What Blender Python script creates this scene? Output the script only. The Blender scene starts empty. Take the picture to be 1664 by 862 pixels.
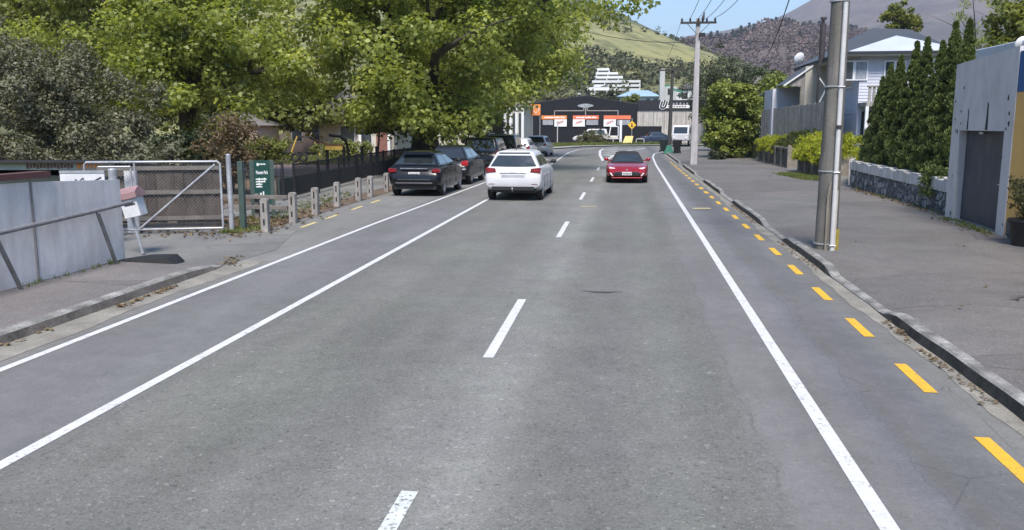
import bpy, bmesh, math, random
import numpy as np
from mathutils import Vector, Matrix
sc = bpy.context.scene
COL = sc.collection
R = math.radians
rnd = random.Random(7)

# ---------------------------------------------------------------- camera
FPX, CXP, CYP, CH = 1400.0, 832.0, 431.0, 2.35
TH = math.atan(228 / FPX)
PSI = math.atan(186 / FPX / (math.cos(TH) + math.sin(TH) * 228 / FPX))
FW = Vector((-math.sin(PSI) * math.cos(TH), math.cos(PSI) * math.cos(TH), -math.sin(TH)))
RT = Vector((math.cos(PSI), math.sin(PSI), 0))
UP = RT.cross(FW)
CAM = Vector((0, 0, CH))

def ray(px, py):
    return FW + RT * ((px - CXP) / FPX) + UP * ((CYP - py) / FPX)
def at(px, py, Y):
    """survey point: where the sight line of a measured pixel meets the depth Y along the road"""
    d = ray(px, py)
    return CAM + d * (Y / d.y)
def gr(px, py, z=0.0):
    d = ray(px, py)
    return CAM + d * ((z - CH) / d.z)

# ---------------------------------------------------------------- node helper
class NT:
    def __init__(s, mat):
        s.t = mat.node_tree
        s.t.nodes.clear()
    def n(s, typ, **kw):
        nd = s.t.nodes.new(typ)
        for k, v in kw.items():
            setattr(nd, k, v)
        return nd
    def put(s, sock, v):
        if v is None:
            return
        if hasattr(v, 'links') or hasattr(v, 'is_output'):
            s.t.links.new(v, sock)
        else:
            if isinstance(v, (tuple, list)) and len(v) == 3 and len(sock.default_value) == 4:
                v = (*v, 1)
            sock.default_value = v
    def math(s, op, a, b=None, c=None, clamp=False):
        nd = s.n('ShaderNodeMath', operation=op, use_clamp=clamp)
        s.put(nd.inputs[0], a)
        s.put(nd.inputs[1], b)
        if c is not None:
            s.put(nd.inputs[2], c)
        return nd.outputs[0]
    def mix(s, f, a, b, blend='MIX'):
        nd = s.n('ShaderNodeMix', data_type='RGBA', blend_type=blend)
        s.put(nd.inputs[0], f); s.put(nd.inputs[6], a); s.put(nd.inputs[7], b)
        return nd.outputs[2]
    def pos(s, scale=(1, 1, 1), obj=False, rot=(0, 0, 0)):
        if obj:
            p = s.n('ShaderNodeTexCoord').outputs['Object']
        else:
            p = s.n('ShaderNodeNewGeometry').outputs['Position']
        m = s.n('ShaderNodeMapping')
        s.t.links.new(p, m.inputs[0])
        m.inputs['Scale'].default_value = scale
        m.inputs['Rotation'].default_value = rot
        return m.outputs[0]
    def noise(s, vec, scale, detail=4, rough=.55, dist=0.0):
        nd = s.n('ShaderNodeTexNoise')
        s.t.links.new(vec, nd.inputs['Vector'])
        nd.inputs['Scale'].default_value = scale
        nd.inputs['Detail'].default_value = detail
        nd.inputs['Roughness'].default_value = rough
        nd.inputs['Distortion'].default_value = dist
        return nd.outputs[0]
    def voro(s, vec, scale, feature='F1', out='Distance', rnd_=1.0):
        nd = s.n('ShaderNodeTexVoronoi', feature=feature)
        s.t.links.new(vec, nd.inputs['Vector'])
        nd.inputs['Scale'].default_value = scale
        nd.inputs['Randomness'].default_value = rnd_
        return nd.outputs[out]
    def ramp(s, f, stops, interp='LINEAR'):
        nd = s.n('ShaderNodeValToRGB')
        cr = nd.color_ramp
        cr.interpolation = interp
        while len(cr.elements) < len(stops):
            cr.elements.new(0.5)
        for e, (p, c) in zip(cr.elements, stops):
            e.position = p
            e.color = (c, c, c, 1) if isinstance(c, (int, float)) else (*c[:3], 1)
        s.put(nd.inputs[0], f)
        return nd.outputs[0]
    def maprange(s, v, a, b, c=0.0, d=1.0, smooth=False):
        nd = s.n('ShaderNodeMapRange', interpolation_type='SMOOTHSTEP' if smooth else 'LINEAR')
        s.put(nd.inputs[0], v)
        for i, q in enumerate((a, b, c, d)):
            nd.inputs[i + 1].default_value = q
        return nd.outputs[0]
    def bump(s, h, strength=.3, dist=.01):
        nd = s.n('ShaderNodeBump')
        s.put(nd.inputs['Height'], h)
        nd.inputs['Strength'].default_value = strength
        nd.inputs['Distance'].default_value = dist
        return nd.outputs[0]
    def out(s, col, rough=.7, metal=0.0, normal=None, spec=.5, coat=0.0, emis=None, trans=None, alpha=None):
        b = s.n('ShaderNodeBsdfPrincipled')
        s.put(b.inputs['Base Color'], col)
        s.put(b.inputs['Roughness'], rough)
        s.put(b.inputs['Metallic'], metal)
        b.inputs['Specular IOR Level'].default_value = spec
        b.inputs['Coat Weight'].default_value = coat
        b.inputs['Coat Roughness'].default_value = .04
        if normal is not None:
            s.put(b.inputs['Normal'], normal)
        sh = b.outputs[0]
        if trans:
            tb = s.n('ShaderNodeBsdfTranslucent')
            s.put(tb.inputs[0], trans[1])
            mx = s.n('ShaderNodeMixShader')
            mx.inputs[0].default_value = trans[0]
            s.t.links.new(sh, mx.inputs[1]); s.t.links.new(tb.outputs[0], mx.inputs[2])
            sh = mx.outputs[0]
        o = s.n('ShaderNodeOutputMaterial')
        s.t.links.new(sh, o.inputs[0])

def newmat(name):
    m = bpy.data.materials.new(name)
    m.use_nodes = True
    return m, NT(m)

def pm(name, c, rough=.7, var=.18, scale=2.0, fine=0.1, fscale=40, metal=0.0, spec=.4, coat=0.0, bump=0.0, bscale=30, streak=0.0,
       dirt=None, dirt_amt=.0, stretch=(1, 1, 1), obj=False):
    """general weathered surface: broad and fine tone variation, optional streaks, dirt blotches and bump"""
    m, t = newmat(name)
    p = t.pos(stretch, obj=obj)
    a = t.noise(p, scale, 5, .6)
    f = t.maprange(a, .3, .7, 1 - var, 1 + var)
    if fine:
        b = t.noise(p, fscale, 3, .6)
        f = t.math('MULTIPLY', f, t.maprange(b, .3, .7, 1 - fine, 1 + fine))
    if streak:
        q = t.pos((1, 1, .06), obj=obj)
        sn = t.noise(q, 7, 4, .6)
        f = t.math('MULTIPLY', f, t.maprange(sn, .35, .7, 1 + streak * .3, 1 - streak))
    col = t.mix(1.0, (*c, 1), f, 'MULTIPLY')
    if dirt:
        dn = t.noise(t.pos((1, 1, .5), obj=obj), 3.1, 6, .65)
        col = t.mix(t.maprange(dn, .52 - dirt_amt * .2, .75, 0, dirt_amt), col, (*dirt, 1))
    nrm = None
    if bump:
        nrm = t.bump(t.noise(p, bscale, 4, .6), bump, .02)
    rg = t.maprange(a, .3, .7, max(rough - .08, .02), min(rough + .08, 1))
    t.out(col, rg, metal, nrm, spec, coat)
    return m

def leafmat(name, stops, trans=.3, rough=.55, patch=1.5, spec=.4):
    m, t = newmat(name)
    at_ = t.n('ShaderNodeAttribute', attribute_name='rnd').outputs['Fac']
    pn = t.noise(t.pos(), patch, 3, .5)
    f = t.math('ADD', t.math('MULTIPLY', at_, .65), t.math('MULTIPLY', t.maprange(pn, .3, .7), .35))
    col = t.ramp(f, stops)
    tc = t.mix(1.0, col, (1.5, 1.5, .7, 1), 'MULTIPLY')
    t.out(col, rough, spec=spec, trans=(trans, tc))
    return m

# ---------------------------------------------------------------- mesh helper
class MB:
    def __init__(s):
        s.v = []; s.f = []; s.mi = []; s.m = 0
    def add(s, vs, fs):
        o = len(s.v)
        s.v += [tuple(v) for v in vs]
        for f in fs:
            s.f.append(tuple(i + o for i in f)); s.mi.append(s.m)
        return s
    def box(s, c, d, rz=0.0, M=None):
        x, y, z = d[0] / 2, d[1] / 2, d[2] / 2
        vs = [Vector((a * x, b * y, e * z)) for e in (-1, 1) for b in (-1, 1) for a in (-1, 1)]
        if M is not None:
            vs = [M @ v for v in vs]
        if rz:
            rot = Matrix.Rotation(rz, 3, 'Z'); vs = [rot @ v for v in vs]
        c = Vector(c)
        return s.add([v + c for v in vs], [(0, 2, 3, 1), (4, 5, 7, 6), (0, 1, 5, 4), (2, 6, 7, 3), (0, 4, 6, 2), (1, 3, 7, 5)])
    def b2(s, lo, hi):
        return s.box([(a + b) / 2 for a, b in zip(lo, hi)], [abs(b - a) for a, b in zip(lo, hi)])
    def beam(s, a, b, w, h=None, upv=(0, 0, 1)):
        """rectangular bar from a to b, w wide and h high"""
        h = h or w
        a, b = Vector(a), Vector(b)
        d = (b - a).normalized()
        u = Vector(upv)
        if abs(d.dot(u)) > .98:
            u = Vector((0, 1, 0))
        sd = d.cross(u).normalized(); u = sd.cross(d)
        vs = [p + sd * (i * w / 2) + u * (j * h / 2) for p in (a, b) for i, j in ((-1, -1), (1, -1), (1, 1), (-1, 1))]
        return s.add(vs, [(3, 2, 1, 0), (4, 5, 6, 7), (0, 1, 5, 4), (1, 2, 6, 5), (2, 3, 7, 6), (3, 0, 4, 7)])
    def tube(s, pts, rad, seg=8, cap=True):
        pts = [Vector(p) for p in pts]
        if not isinstance(rad, (list, tuple)):
            rad = [rad] * len(pts)
        vs = []; fs = []
        prev = None
        for i, p in enumerate(pts):
            d = (pts[min(i + 1, len(pts) - 1)] - pts[max(i - 1, 0)]).normalized()
            if prev is None:
                u = Vector((0, 0, 1)) if abs(d.z) < .9 else Vector((0, 1, 0))
                sd = d.cross(u).normalized()
            else:
                sd = (prev - d * prev.dot(d)).normalized()
            prev = sd
            u = d.cross(sd)
            for k in range(seg):
                an = 2 * math.pi * k / seg
                vs.append(p + (sd * math.cos(an) + u * math.sin(an)) * rad[i])
        for i in range(len(pts) - 1):
            for k in range(seg):
                a = i * seg + k; b = i * seg + (k + 1) % seg
                fs.append((a, b, b + seg, a + seg))
        if cap:
            fs.append(tuple(range(seg))[::-1]); fs.append(tuple((len(pts) - 1) * seg + k for k in range(seg)))
        return s.add(vs, fs)
    def cyl(s, c, r, h, seg=16, axis='z', r2=None):
        c = Vector(c); d = {'x': Vector((1, 0, 0)), 'y': Vector((0, 1, 0)), 'z': Vector((0, 0, 1))}[axis]
        return s.tube([c, c + d * h], [r, r if r2 is None else r2], seg)
    def prism(s, poly, y0, y1, plane='xz'):
        n = len(poly)
        def P(a, b, t):
            return {'xz': (a, t, b), 'xy': (a, b, t), 'yz': (t, a, b)}[plane]
        vs = [P(a, b, y0) for a, b in poly] + [P(a, b, y1) for a, b in poly]
        fs = [tuple(range(n)), tuple(range(2 * n - 1, n - 1, -1))] + [(i, i + n, (i + 1) % n + n, (i + 1) % n) for i in range(n)]
        return s.add(vs, fs)
    def torus(s, c, R_, r, axis='y', seg=20, rs=8):
        c = Vector(c); vs = []; fs = []
        for i in range(seg):
            a = 2 * math.pi * i / seg
            for j in range(rs):
                b = 2 * math.pi * j / rs
                q = R_ + r * math.cos(b); h = r * math.sin(b)
                p = {'y': (q * math.cos(a), h, q * math.sin(a)), 'x': (h, q * math.cos(a), q * math.sin(a)), 'z': (q * math.cos(a), q * math.sin(a), h)}[axis]
                vs.append(c + Vector(p))
        for i in range(seg):
            for j in range(rs):
                fs.append((i * rs + j, ((i + 1) % seg) * rs + j, ((i + 1) % seg) * rs + (j + 1) % rs, i * rs + (j + 1) % rs))
        return s.add(vs, fs)
    def sphere(s, c, r, sx=1, sy=1, sz=1, seg=14, rings=9):
        c = Vector(c); vs = [c + Vector((0, 0, -r * sz))]; fs = []
        for i in range(1, rings):
            a = -math.pi / 2 + math.pi * i / rings
            for k in range(seg):
                b = 2 * math.pi * k / seg
                vs.append(c + Vector((r * sx * math.cos(a) * math.cos(b), r * sy * math.cos(a) * math.sin(b), r * sz * math.sin(a))))
        vs.append(c + Vector((0, 0, r * sz)))
        for k in range(seg):
            fs.append((0, 1 + (k + 1) % seg, 1 + k))
        for i in range(rings - 2):
            for k in range(seg):
                a = 1 + i * seg + k; b = 1 + i * seg + (k + 1) % seg
                fs.append((a, b, b + seg, a + seg))
        top = len(vs) - 1; o = 1 + (rings - 2) * seg
        for k in range(seg):
            fs.append((o + k, o + (k + 1) % seg, top))
        return s.add(vs, fs)
    def grid(s, rows):
        n = len(rows[0]); vs = [p for r in rows for p in r]
        return s.add(vs, [(i * n + j, i * n + j + 1, (i + 1) * n + j + 1, (i + 1) * n + j) for i in range(len(rows) - 1) for j in range(n - 1)])
    def build(s, name, mats, parent=None, smooth=None, loc=None, bevel=0.0, fixn=True):
        me = bpy.data.meshes.new(name)
        me.from_pydata(s.v, [], s.f)
        if not isinstance(mats, (list, tuple)):
            mats = [mats]
        for m in mats:
            me.materials.append(m)
        if len(mats) > 1:
            me.polygons.foreach_set('material_index', s.mi)
        if fixn:
            bm = bmesh.new(); bm.from_mesh(me)
            bmesh.ops.recalc_face_normals(bm, faces=bm.faces)
            bm.to_mesh(me); bm.free()
        me.update()
        if smooth is not None:
            me.polygons.foreach_set('use_smooth', [True] * len(me.polygons))
            me.set_sharp_from_angle(angle=R(smooth))
        o = bpy.data.objects.new(name, me)
        COL.objects.link(o)
        if loc is not None:
            o.location = loc
        if parent is not None:
            o.parent = parent
        if bevel:
            b = o.modifiers.new('bevel', 'BEVEL'); b.width = bevel; b.segments = 2; b.limit_method = 'ANGLE'; b.angle_limit = R(40)
        return o

def tag(o, label=None, cat=None, group=None, kind=None):
    if label: o['label'] = label
    if cat: o['category'] = cat
    if group: o['group'] = group
    if kind: o['kind'] = kind
    return o
def thing(name, loc, label, cat, rz=0.0, group=None):
    o = bpy.data.objects.new(name, None)
    o.empty_display_size = .2
    COL.objects.link(o)
    o.location = loc; o.rotation_euler = (0, 0, rz)
    return tag(o, label, cat, group)
def struct(o):
    o['kind'] = 'structure'; return o
def copy_tree(o, parent=None):
    c = o.copy(); COL.objects.link(c)
    if parent is not None: c.parent = parent
    for ch in list(o.children): copy_tree(ch, c)
    return c

def text_mesh(body, size, loc, rot, mat, name, parent, ext=.004, align='CENTER', shear=0.0, sx=1.0, bold=0.0):
    cu = bpy.data.curves.new(name, 'FONT'); cu.body = body; cu.size = size; cu.extrude = ext; cu.align_x = align; cu.shear = shear; cu.offset = bold
    tmp = bpy.data.objects.new(name + '_src', cu); COL.objects.link(tmp)
    dg = bpy.context.evaluated_depsgraph_get()
    me = bpy.data.meshes.new_from_object(tmp.evaluated_get(dg))
    bpy.data.objects.remove(tmp); me.name = name
    me.materials.clear(); me.materials.append(mat)
    o = bpy.data.objects.new(name, me); COL.objects.link(o)
    o.parent = parent; o.location = loc; o.rotation_euler = rot; o.scale = (sx, 1, 1)
    return o

# ---------------------------------------------------------------- foliage
def leaves(name, clumps, per, size, mat, parent=None, seed=1, aspect=.75, mode='leaf', flat=.8, shell=.45, up=.5, curl=.12, loc=None, droop=0.0, out=.6):
    """one crown: leaf-sized faces gathered in clumps spread through the crown"""
    rg = np.random.default_rng(seed)
    cl = np.array(clumps, float)
    n = len(cl) * per
    ci = np.repeat(np.arange(len(cl)), per)
    d = rg.normal(size=(n, 3)); d /= np.linalg.norm(d, axis=1)[:, None]
    rr = rg.random(n) ** shell
    off = d * rr[:, None] * cl[ci, 3][:, None]
    off[:, 2] *= flat
    c = cl[ci, :3] + off
    rv = rg.normal(size=(n, 3)); rv /= np.linalg.norm(rv, axis=1)[:, None]
    upv = np.array([0, 0, 1.0])
    if mode == 'leaf':
        nn = d * out + upv * up + rv * .75
        nn /= np.linalg.norm(nn, axis=1)[:, None]
        ax = np.cross(nn, rg.normal(size=(n, 3)))
        ax[:, 2] -= droop
        ax /= np.linalg.norm(ax, axis=1)[:, None]
        sd = np.cross(nn, ax); sd /= np.linalg.norm(sd, axis=1)[:, None]
    else:
        ax = d * out + upv * up + rv * .45
        ax /= np.linalg.norm(ax, axis=1)[:, None]
        sd = np.cross(ax, rg.normal(size=(n, 3)))
        sd /= np.linalg.norm(sd, axis=1)[:, None]
        nn = np.cross(ax, sd)
    L = size * (.65 + .7 * rg.random(n))[:, None]
    Wd = L * aspect
    v = np.empty((n, 4, 3))
    v[:, 0] = c - ax * L * .5
    v[:, 1] = c + sd * Wd * .5 + nn * L * curl + ax * L * .08
    v[:, 2] = c + ax * L * .5 - nn * L * curl * .5
    v[:, 3] = c - sd * Wd * .5 + nn * L * curl + ax * L * .08
    me = bpy.data.meshes.new(name)
    me.vertices.add(n * 4); me.vertices.foreach_set('co', v.astype(np.float32).ravel())
    me.loops.add(n * 4); me.loops.foreach_set('vertex_index', np.arange(n * 4, dtype=np.int32))
    me.polygons.add(n); me.polygons.foreach_set('loop_start', np.arange(0, n * 4, 4, dtype=np.int32))
    crn = rg.random(len(cl))
    val = np.clip(.55 * rg.random(n) + .45 * crn[ci], 0, 1)
    a = me.attributes.new('rnd', 'FLOAT', 'POINT')
    a.data.foreach_set('value', np.repeat(val, 4).astype(np.float32))
    me.update(calc_edges=True)
    me.materials.append(mat)
    o = bpy.data.objects.new(name, me); COL.objects.link(o)
    if parent is not None: o.parent = parent
    if loc is not None: o.location = loc
    return o

def crown_clumps(ells, n, rmin, rmax, seed, bias=.55, zmin=None):
    rg = np.random.default_rng(seed)
    vol = np.array([e[3] * e[4] + e[4] * e[5] for e in ells]); vol = vol / vol.sum()
    res = []
    while len(res) < n:
        e = ells[rg.choice(len(ells), p=vol)]
        d = rg.normal(size=3); d /= np.linalg.norm(d)
        wob = 1 + .16 * math.sin(d[0] * 5 + seed) * math.cos(d[1] * 4 + d[2] * 5) + .06 * rg.normal()
        q = rg.random() ** bias * wob
        p = (e[0] + d[0] * e[3] * q, e[1] + d[1] * e[4] * q, e[2] + d[2] * e[5] * q)
        if zmin is not None and p[2] < zmin: continue
        res.append((*p, rmin + (rmax - rmin) * rg.random()))
    return res

def limbs(mb, base, top, r0, targets, seed, r1=.5, kids=True):
    rg = random.Random(seed)
    base, top = Vector(base), Vector(top)
    n = 6
    pts = []
    for i in range(n):
        t = i / (n - 1)
        p = base.lerp(top, t) + Vector((rg.uniform(-.1, .1), rg.uniform(-.1, .1), 0)) * r0 * 1.5 * (0 < i < n)
        pts.append(p)
    rad = [r0 * (1.35 if i == 0 else 1.05 if i == 1 else 1 - (1 - r1) * i / (n - 1)) for i in range(n)]
    mb.tube(pts, rad, 12)
    for tg in targets:
        tg = Vector(tg)
        t0 = rg.uniform(.55, 1.0)
        s = base.lerp(top, t0)
        mid = s.lerp(tg, .5) + Vector((rg.uniform(-.6, .6), rg.uniform(-.6, .6), rg.uniform(.1, .9)))
        rr = r0 * rg.uniform(.28, .48)
        q1 = s.lerp(mid, .5) + Vector((rg.uniform(-.2, .2), rg.uniform(-.2, .2), rg.uniform(0, .3)))
        mb.tube([s, q1, mid, mid.lerp(tg, .55), tg], [rr, rr * .8, rr * .6, rr * .35, rr * .12], 7)
        for _ in range(2 if kids else 0):
            e = tg + Vector((rg.uniform(-1.6, 1.6), rg.uniform(-1.6, 1.6), rg.uniform(-.8, 1.2)))
            mb.tube([mid, mid.lerp(e, .5) + Vector((0, 0, .2)), e], [rr * .4, rr * .25, rr * .06], 5)

# ---------------------------------------------------------------- materials
def road_mat():
    m, t = newmat('asphalt_road')
    geo = t.n('ShaderNodeNewGeometry').outputs['Position']
    sep = t.n('ShaderNodeSeparateXYZ'); t.t.links.new(geo, sep.inputs[0])
    x, y = sep.outputs[0], sep.outputs[1]
    p = t.pos()
    # ragged seams between the strips of sealing
    wob = t.math('ADD', t.math('MULTIPLY', t.math('SUBTRACT', t.noise(p, .55, 5, .7), .5), .55),
                 t.math('MULTIPLY', t.math('SUBTRACT', t.noise(p, 6, 3, .6), .5), .14))
    xs = t.math('ADD', x, wob)
    def f(v): return (v + 9) / 13
    A = (.168, .165, .150); B = (.144, .142, .128); S = (.166, .161, .158); D = (.128, .125, .122)
    strip = t.ramp(t.math('DIVIDE', t.math('ADD', xs, 9.0), 13.0), [
        (f(-8.6), (.19, .183, .172)), (f(-6.15), (.188, .182, .172)), (f(-6.0), (.158, .154, .150)), (f(-5.5), (.158, .154, .155)), (f(-4.45), (.161, .157, .157)),
        (f(-4.25), (.150, .147, .136)), (f(-3.5), A), (f(-2.9), (.150, .149, .134)), (f(-2.0), (.160, .157, .146)), (f(-1.5), (.178, .176, .164)),
        (f(-1.05), (.206, .204, .190)), (f(-.72), (.170, .167, .155)), (f(-.1), (.148, .145, .138)), (f(.45), (.161, .160, .146)), (f(.9), (.150, .147, .138)),
        (f(1.1), S), (f(1.75), S), (f(2.05), (.142, .142, .152)), (f(2.16), D), (f(2.5), (.124, .123, .128)), (f(2.75), (.155, .153, .150)), (f(3.1), (.172, .166, .155))])
    chip = t.math('MULTIPLY', t.maprange(xs, -4.4, -4.2), t.maprange(xs, 1.15, .9))
    # broad tone: long patches running with the traffic, oil, dust
    q = t.pos((1.0, .13, 1)); b1 = t.noise(q, .9, 5, .6)
    b2 = t.noise(p, .5, 5, .65); b3 = t.noise(p, 4.0, 5, .7)
    tone = t.math('MULTIPLY', t.maprange(b1, .3, .7, .86, 1.14), t.math('MULTIPLY', t.maprange(b2, .3, .7, .88, 1.12), t.maprange(b3, .3, .7, .93, 1.07)))
    col = t.mix(1.0, strip, tone, 'MULTIPLY')
    hue = t.noise(p, .35, 3, .5)
    col = t.mix(t.maprange(hue, .42, .62, 0, .5), col, t.mix(1.0, col, (.98, 1.02, .95, 1), 'MULTIPLY'))
    # stone chips: each cell of two sizes its own grey
    c1 = t.voro(p, 85, out='Color'); s1 = t.n('ShaderNodeSeparateColor'); t.t.links.new(c1, s1.inputs[0])
    c2 = t.voro(p, 34, out='Color'); s2 = t.n('ShaderNodeSeparateColor'); t.t.links.new(c2, s2.inputs[0])
    g1 = t.ramp(s1.outputs[0], [(0, .60), (.10, .84), (.5, .99), (.88, 1.08), (.97, 1.2), (1, 1.7)])
    g2 = t.ramp(s2.outputs[0], [(0, .70), (.05, .95), (.6, 1.0), (.95, 1.01), (.985, 1.06), (1, 1.5)])
    g = t.mix(1.0, g1, g2, 'MULTIPLY')
    g = t.mix(t.maprange(chip, 0, 1, .45, .95), (1, 1, 1, 1), g)
    col = t.mix(1.0, col, g, 'MULTIPLY')
    # polished wheel tracks and the seams between strips
    for tx in (-3.65, -2.15, -.55, .75):
        tr = t.math('SUBTRACT', 1.0, t.math('DIVIDE', t.math('ABSOLUTE', t.math('SUBTRACT', xs, tx)), .32), clamp=True)
        col = t.mix(t.math('MULTIPLY', tr, t.maprange(b1, .35, .65, .1, .5)), col, t.mix(1.0, col, (.80, .81, .79, 1), 'MULTIPLY'))
    for tx in (-4.15, 1.02, 2.08):
        sm_ = t.math('SUBTRACT', 1.0, t.math('DIVIDE', t.math('ABSOLUTE', t.math('SUBTRACT', xs, tx)), .018), clamp=True)
        col = t.mix(t.math('MULTIPLY', sm_, t.maprange(b3, .4, .6, 0, .55)), col, (.07, .07, .068, 1))
    # tar-dark stains and light scuffs
    st = t.noise(t.pos((1, .35, 1)), 1.7, 6, .7)
    col = t.mix(t.maprange(st, .66, .82, 0, .45), col, (.06, .06, .06, 1))
    cr = t.voro(t.pos((1, .6, 1)), 1.15, 'DISTANCE_TO_EDGE')
    crk = t.math('MULTIPLY', t.maprange(cr, .0, .012, .55, 0), t.math('MULTIPLY', t.maprange(xs, 2.0, 2.15), t.maprange(b3, .45, .55)))
    col = t.mix(crk, col, (.05, .05, .05, 1))
    h = t.math('ADD', t.voro(p, 62), t.math('MULTIPLY', t.noise(p, 160, 2), .5))
    nrm = t.n('ShaderNodeBump'); t.put(nrm.inputs['Height'], h); t.put(nrm.inputs['Strength'], t.maprange(chip, 0, 1, .08, .16)); nrm.inputs['Distance'].default_value = .006
    t.out(col, .86, 0, nrm.outputs[0], .35)
    return m

def path_mat(name, c, tint, seed=0.0):
    m, t = newmat(name)
    p = t.pos()
    a = t.noise(p, .55, 6, .62, .4); b = t.noise(p, 3.2, 5, .65); f_ = t.noise(p, 95, 3, .6)
    tone = t.math('MULTIPLY', t.maprange(a, .3, .7, .84, 1.14), t.math('MULTIPLY', t.maprange(b, .3, .7, .92, 1.08), t.maprange(f_, .3, .7, .86, 1.14)))
    col = t.mix(1.0, t.mix(t.maprange(t.noise(p, .3, 3), .4, .62), c, tint), tone, 'MULTIPLY')
    # repaired patches with soft edges, stains, cracks
    pv = t.voro(t.pos((.22, .35, 1), rot=(0, 0, .2)), 1.0, out='Color'); sp = t.n('ShaderNodeSeparateColor'); t.t.links.new(pv, sp.inputs[0])
    col = t.mix(1.0, col, t.maprange(sp.outputs[1], 0, 1, .9, 1.1), 'MULTIPLY')
    pe = t.voro(t.pos((.22, .35, 1), rot=(0, 0, .2)), 1.0, 'DISTANCE_TO_EDGE')
    col = t.mix(t.math('MULTIPLY', t.maprange(pe, 0, .006, .7, 0), t.maprange(b, .4, .55)), col, (.05, .048, .045, 1))
    st = t.noise(p, 1.3, 6, .72, .6)
    col = t.mix(t.maprange(st, .60, .78, 0, .6), col, (.055, .05, .048, 1))
    lt = t.noise(t.pos((1.2, .5, 1)), 2.1, 5, .7)
    col = t.mix(t.maprange(lt, .64, .8, 0, .4), col, (.26, .25, .235, 1))
    sv = t.voro(p, 70, out='Color'); ss = t.n('ShaderNodeSeparateColor'); t.t.links.new(sv, ss.inputs[0])
    col = t.mix(1.0, col, t.ramp(ss.outputs[0], [(0, .7), (.2, .93), (.8, 1.05), (.97, 1.2), (1, 1.8)]), 'MULTIPLY')
    t.out(col, .88, 0, t.bump(t.noise(p, 120, 3), .25, .005), .3)
    return m

def paint_mat(name, c, wear=.5, wl=.62):
    m, t = newmat(name)
    p = t.pos()
    w = t.noise(p, 26, 5, .7); w2 = t.noise(p, 3.0, 3, .6)
    k = t.maprange(t.math('ADD', w, t.math('MULTIPLY', t.math('SUBTRACT', w2, .5), .35)), wl, wl + .06, 0, wear)
    tone = t.maprange(t.noise(p, 8, 4), .3, .7, .88, 1.06)
    col = t.mix(k, t.mix(1.0, (*c, 1), tone, 'MULTIPLY'), (.16, .16, .155, 1))
    t.out(col, .75, spec=.3, normal=t.bump(t.voro(p, 62), .35, .005))
    return m

M = {}
M['road'] = road_mat()
M['path'] = path_mat('asphalt_footpath', (.138, .134, .128, 1), (.150, .138, .130, 1))
M['path_l'] = path_mat('asphalt_footpath_kerbside', (.165, .152, .146, 1), (.15, .14, .135, 1))
M['drive'] = path_mat('driveway_seal', (.20, .195, .18, 1), (.155, .155, .15, 1))
M['pale_path'] = path_mat('concrete_path', (.34, .33, .30, 1), (.30, .29, .27, 1))
M['kerb'] = pm('kerb_concrete', (.34, .33, .31), .9, .3, 3, .25, 35, dirt=(.06, .06, .05), dirt_amt=.95, bump=.6)
M['kerb_face'] = pm('kerb_mossy_face', (.030, .031, .028), .9, .5, 4, .3, 30, dirt=(.13, .12, .105), dirt_amt=.5, bump=.5)  # vertical side of the right kerb, much darker than its top
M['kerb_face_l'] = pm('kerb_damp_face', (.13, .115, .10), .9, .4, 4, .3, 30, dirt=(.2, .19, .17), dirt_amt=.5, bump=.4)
M['gutter'] = pm('gutter_concrete', (.25, .235, .20), .9, .25, 2, .2, 40, dirt=(.11, .1, .085), dirt_amt=.5)
M['white_line'] = paint_mat('white_paint', (.60, .60, .60), .7, .585)
M['white_worn'] = paint_mat('white_paint_worn', (.58, .61, .58), .9, .53)
M['yellow_line'] = paint_mat('yellow_paint', (.70, .405, .038), .75, .585)
M['yellow_pale'] = paint_mat('yellow_paint_faded', (.62, .50, .22), .8, .58)
M['tar'] = pm('tar_patch', (.06, .06, .06), .8, .3, 8)
M['grass'] = pm('grass_ground', (.085, .105, .035), .95, .3, .6, .35, 25, dirt=(.12, .10, .06), dirt_amt=.6, bump=.5)
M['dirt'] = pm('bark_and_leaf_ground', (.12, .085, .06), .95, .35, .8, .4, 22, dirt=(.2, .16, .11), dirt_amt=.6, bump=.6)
M['pinkpath'] = pm('play_matting', (.30, .21, .19), .9, .2, .5, .15, 20, dirt=(.2, .2, .2), dirt_amt=.4)

# ---------------------------------------------------------------- ground, road, paths
def ribbon(name, left, right, z, mat, parent=None):
    mb = MB()
    mb.grid([[(a[0], a[1], z), (b[0], b[1], z)] for a, b in zip(left, right)])
    return mb.build(name, mat, parent)

mb = MB(); mb.add([(-4000, -300, -.1), (4000, -300, -.1), (4000, 6000, -.1), (-4000, 6000, -.1)], [(0, 1, 2, 3)])
struct(mb.build('ground', M['grass']))

outer = [(-8.35, -12), (-8.35, 18), (-8.35, 40), (-8.6, 60), (-8.3, 74), (-6.9, 84), (-4.6, 91.5), (-1, 96.5), (5, 99.5), (14, 101), (70, 103)]
inner = [(3.3, -12), (3.3, 18), (3.3, 40), (3.3, 60), (3.3, 68), (3.45, 72), (4.2, 76.5), (6, 80.5), (9, 83), (15, 85), (70, 88)]
road = struct(ribbon('road', outer, inner, 0.0, M['road']))
mk = []
def mark(name, pts, w, mat, z=.004):
    mb = MB()
    L = []; Rr = []
    for i, p in enumerate(pts):
        a = Vector(pts[max(i - 1, 0)]); b = Vector(pts[min(i + 1, len(pts) - 1)])
        d = (b - a).normalized(); nrm = Vector((-d.y, d.x))
        L.append(Vector(p) + nrm * w / 2); Rr.append(Vector(p) - nrm * w / 2)
    mb.grid([[(a.x, a.y, z), (b.x, b.y, z)] for a, b in zip(L, Rr)])
    return mb.build(name, mat, road)
mark('edge_line', [(-5.98, -6), (-5.97, 12), (-5.96, 20), (-5.75, 34), (-5.5, 50), (-5.35, 60)], .10, M['white_line'])
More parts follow.
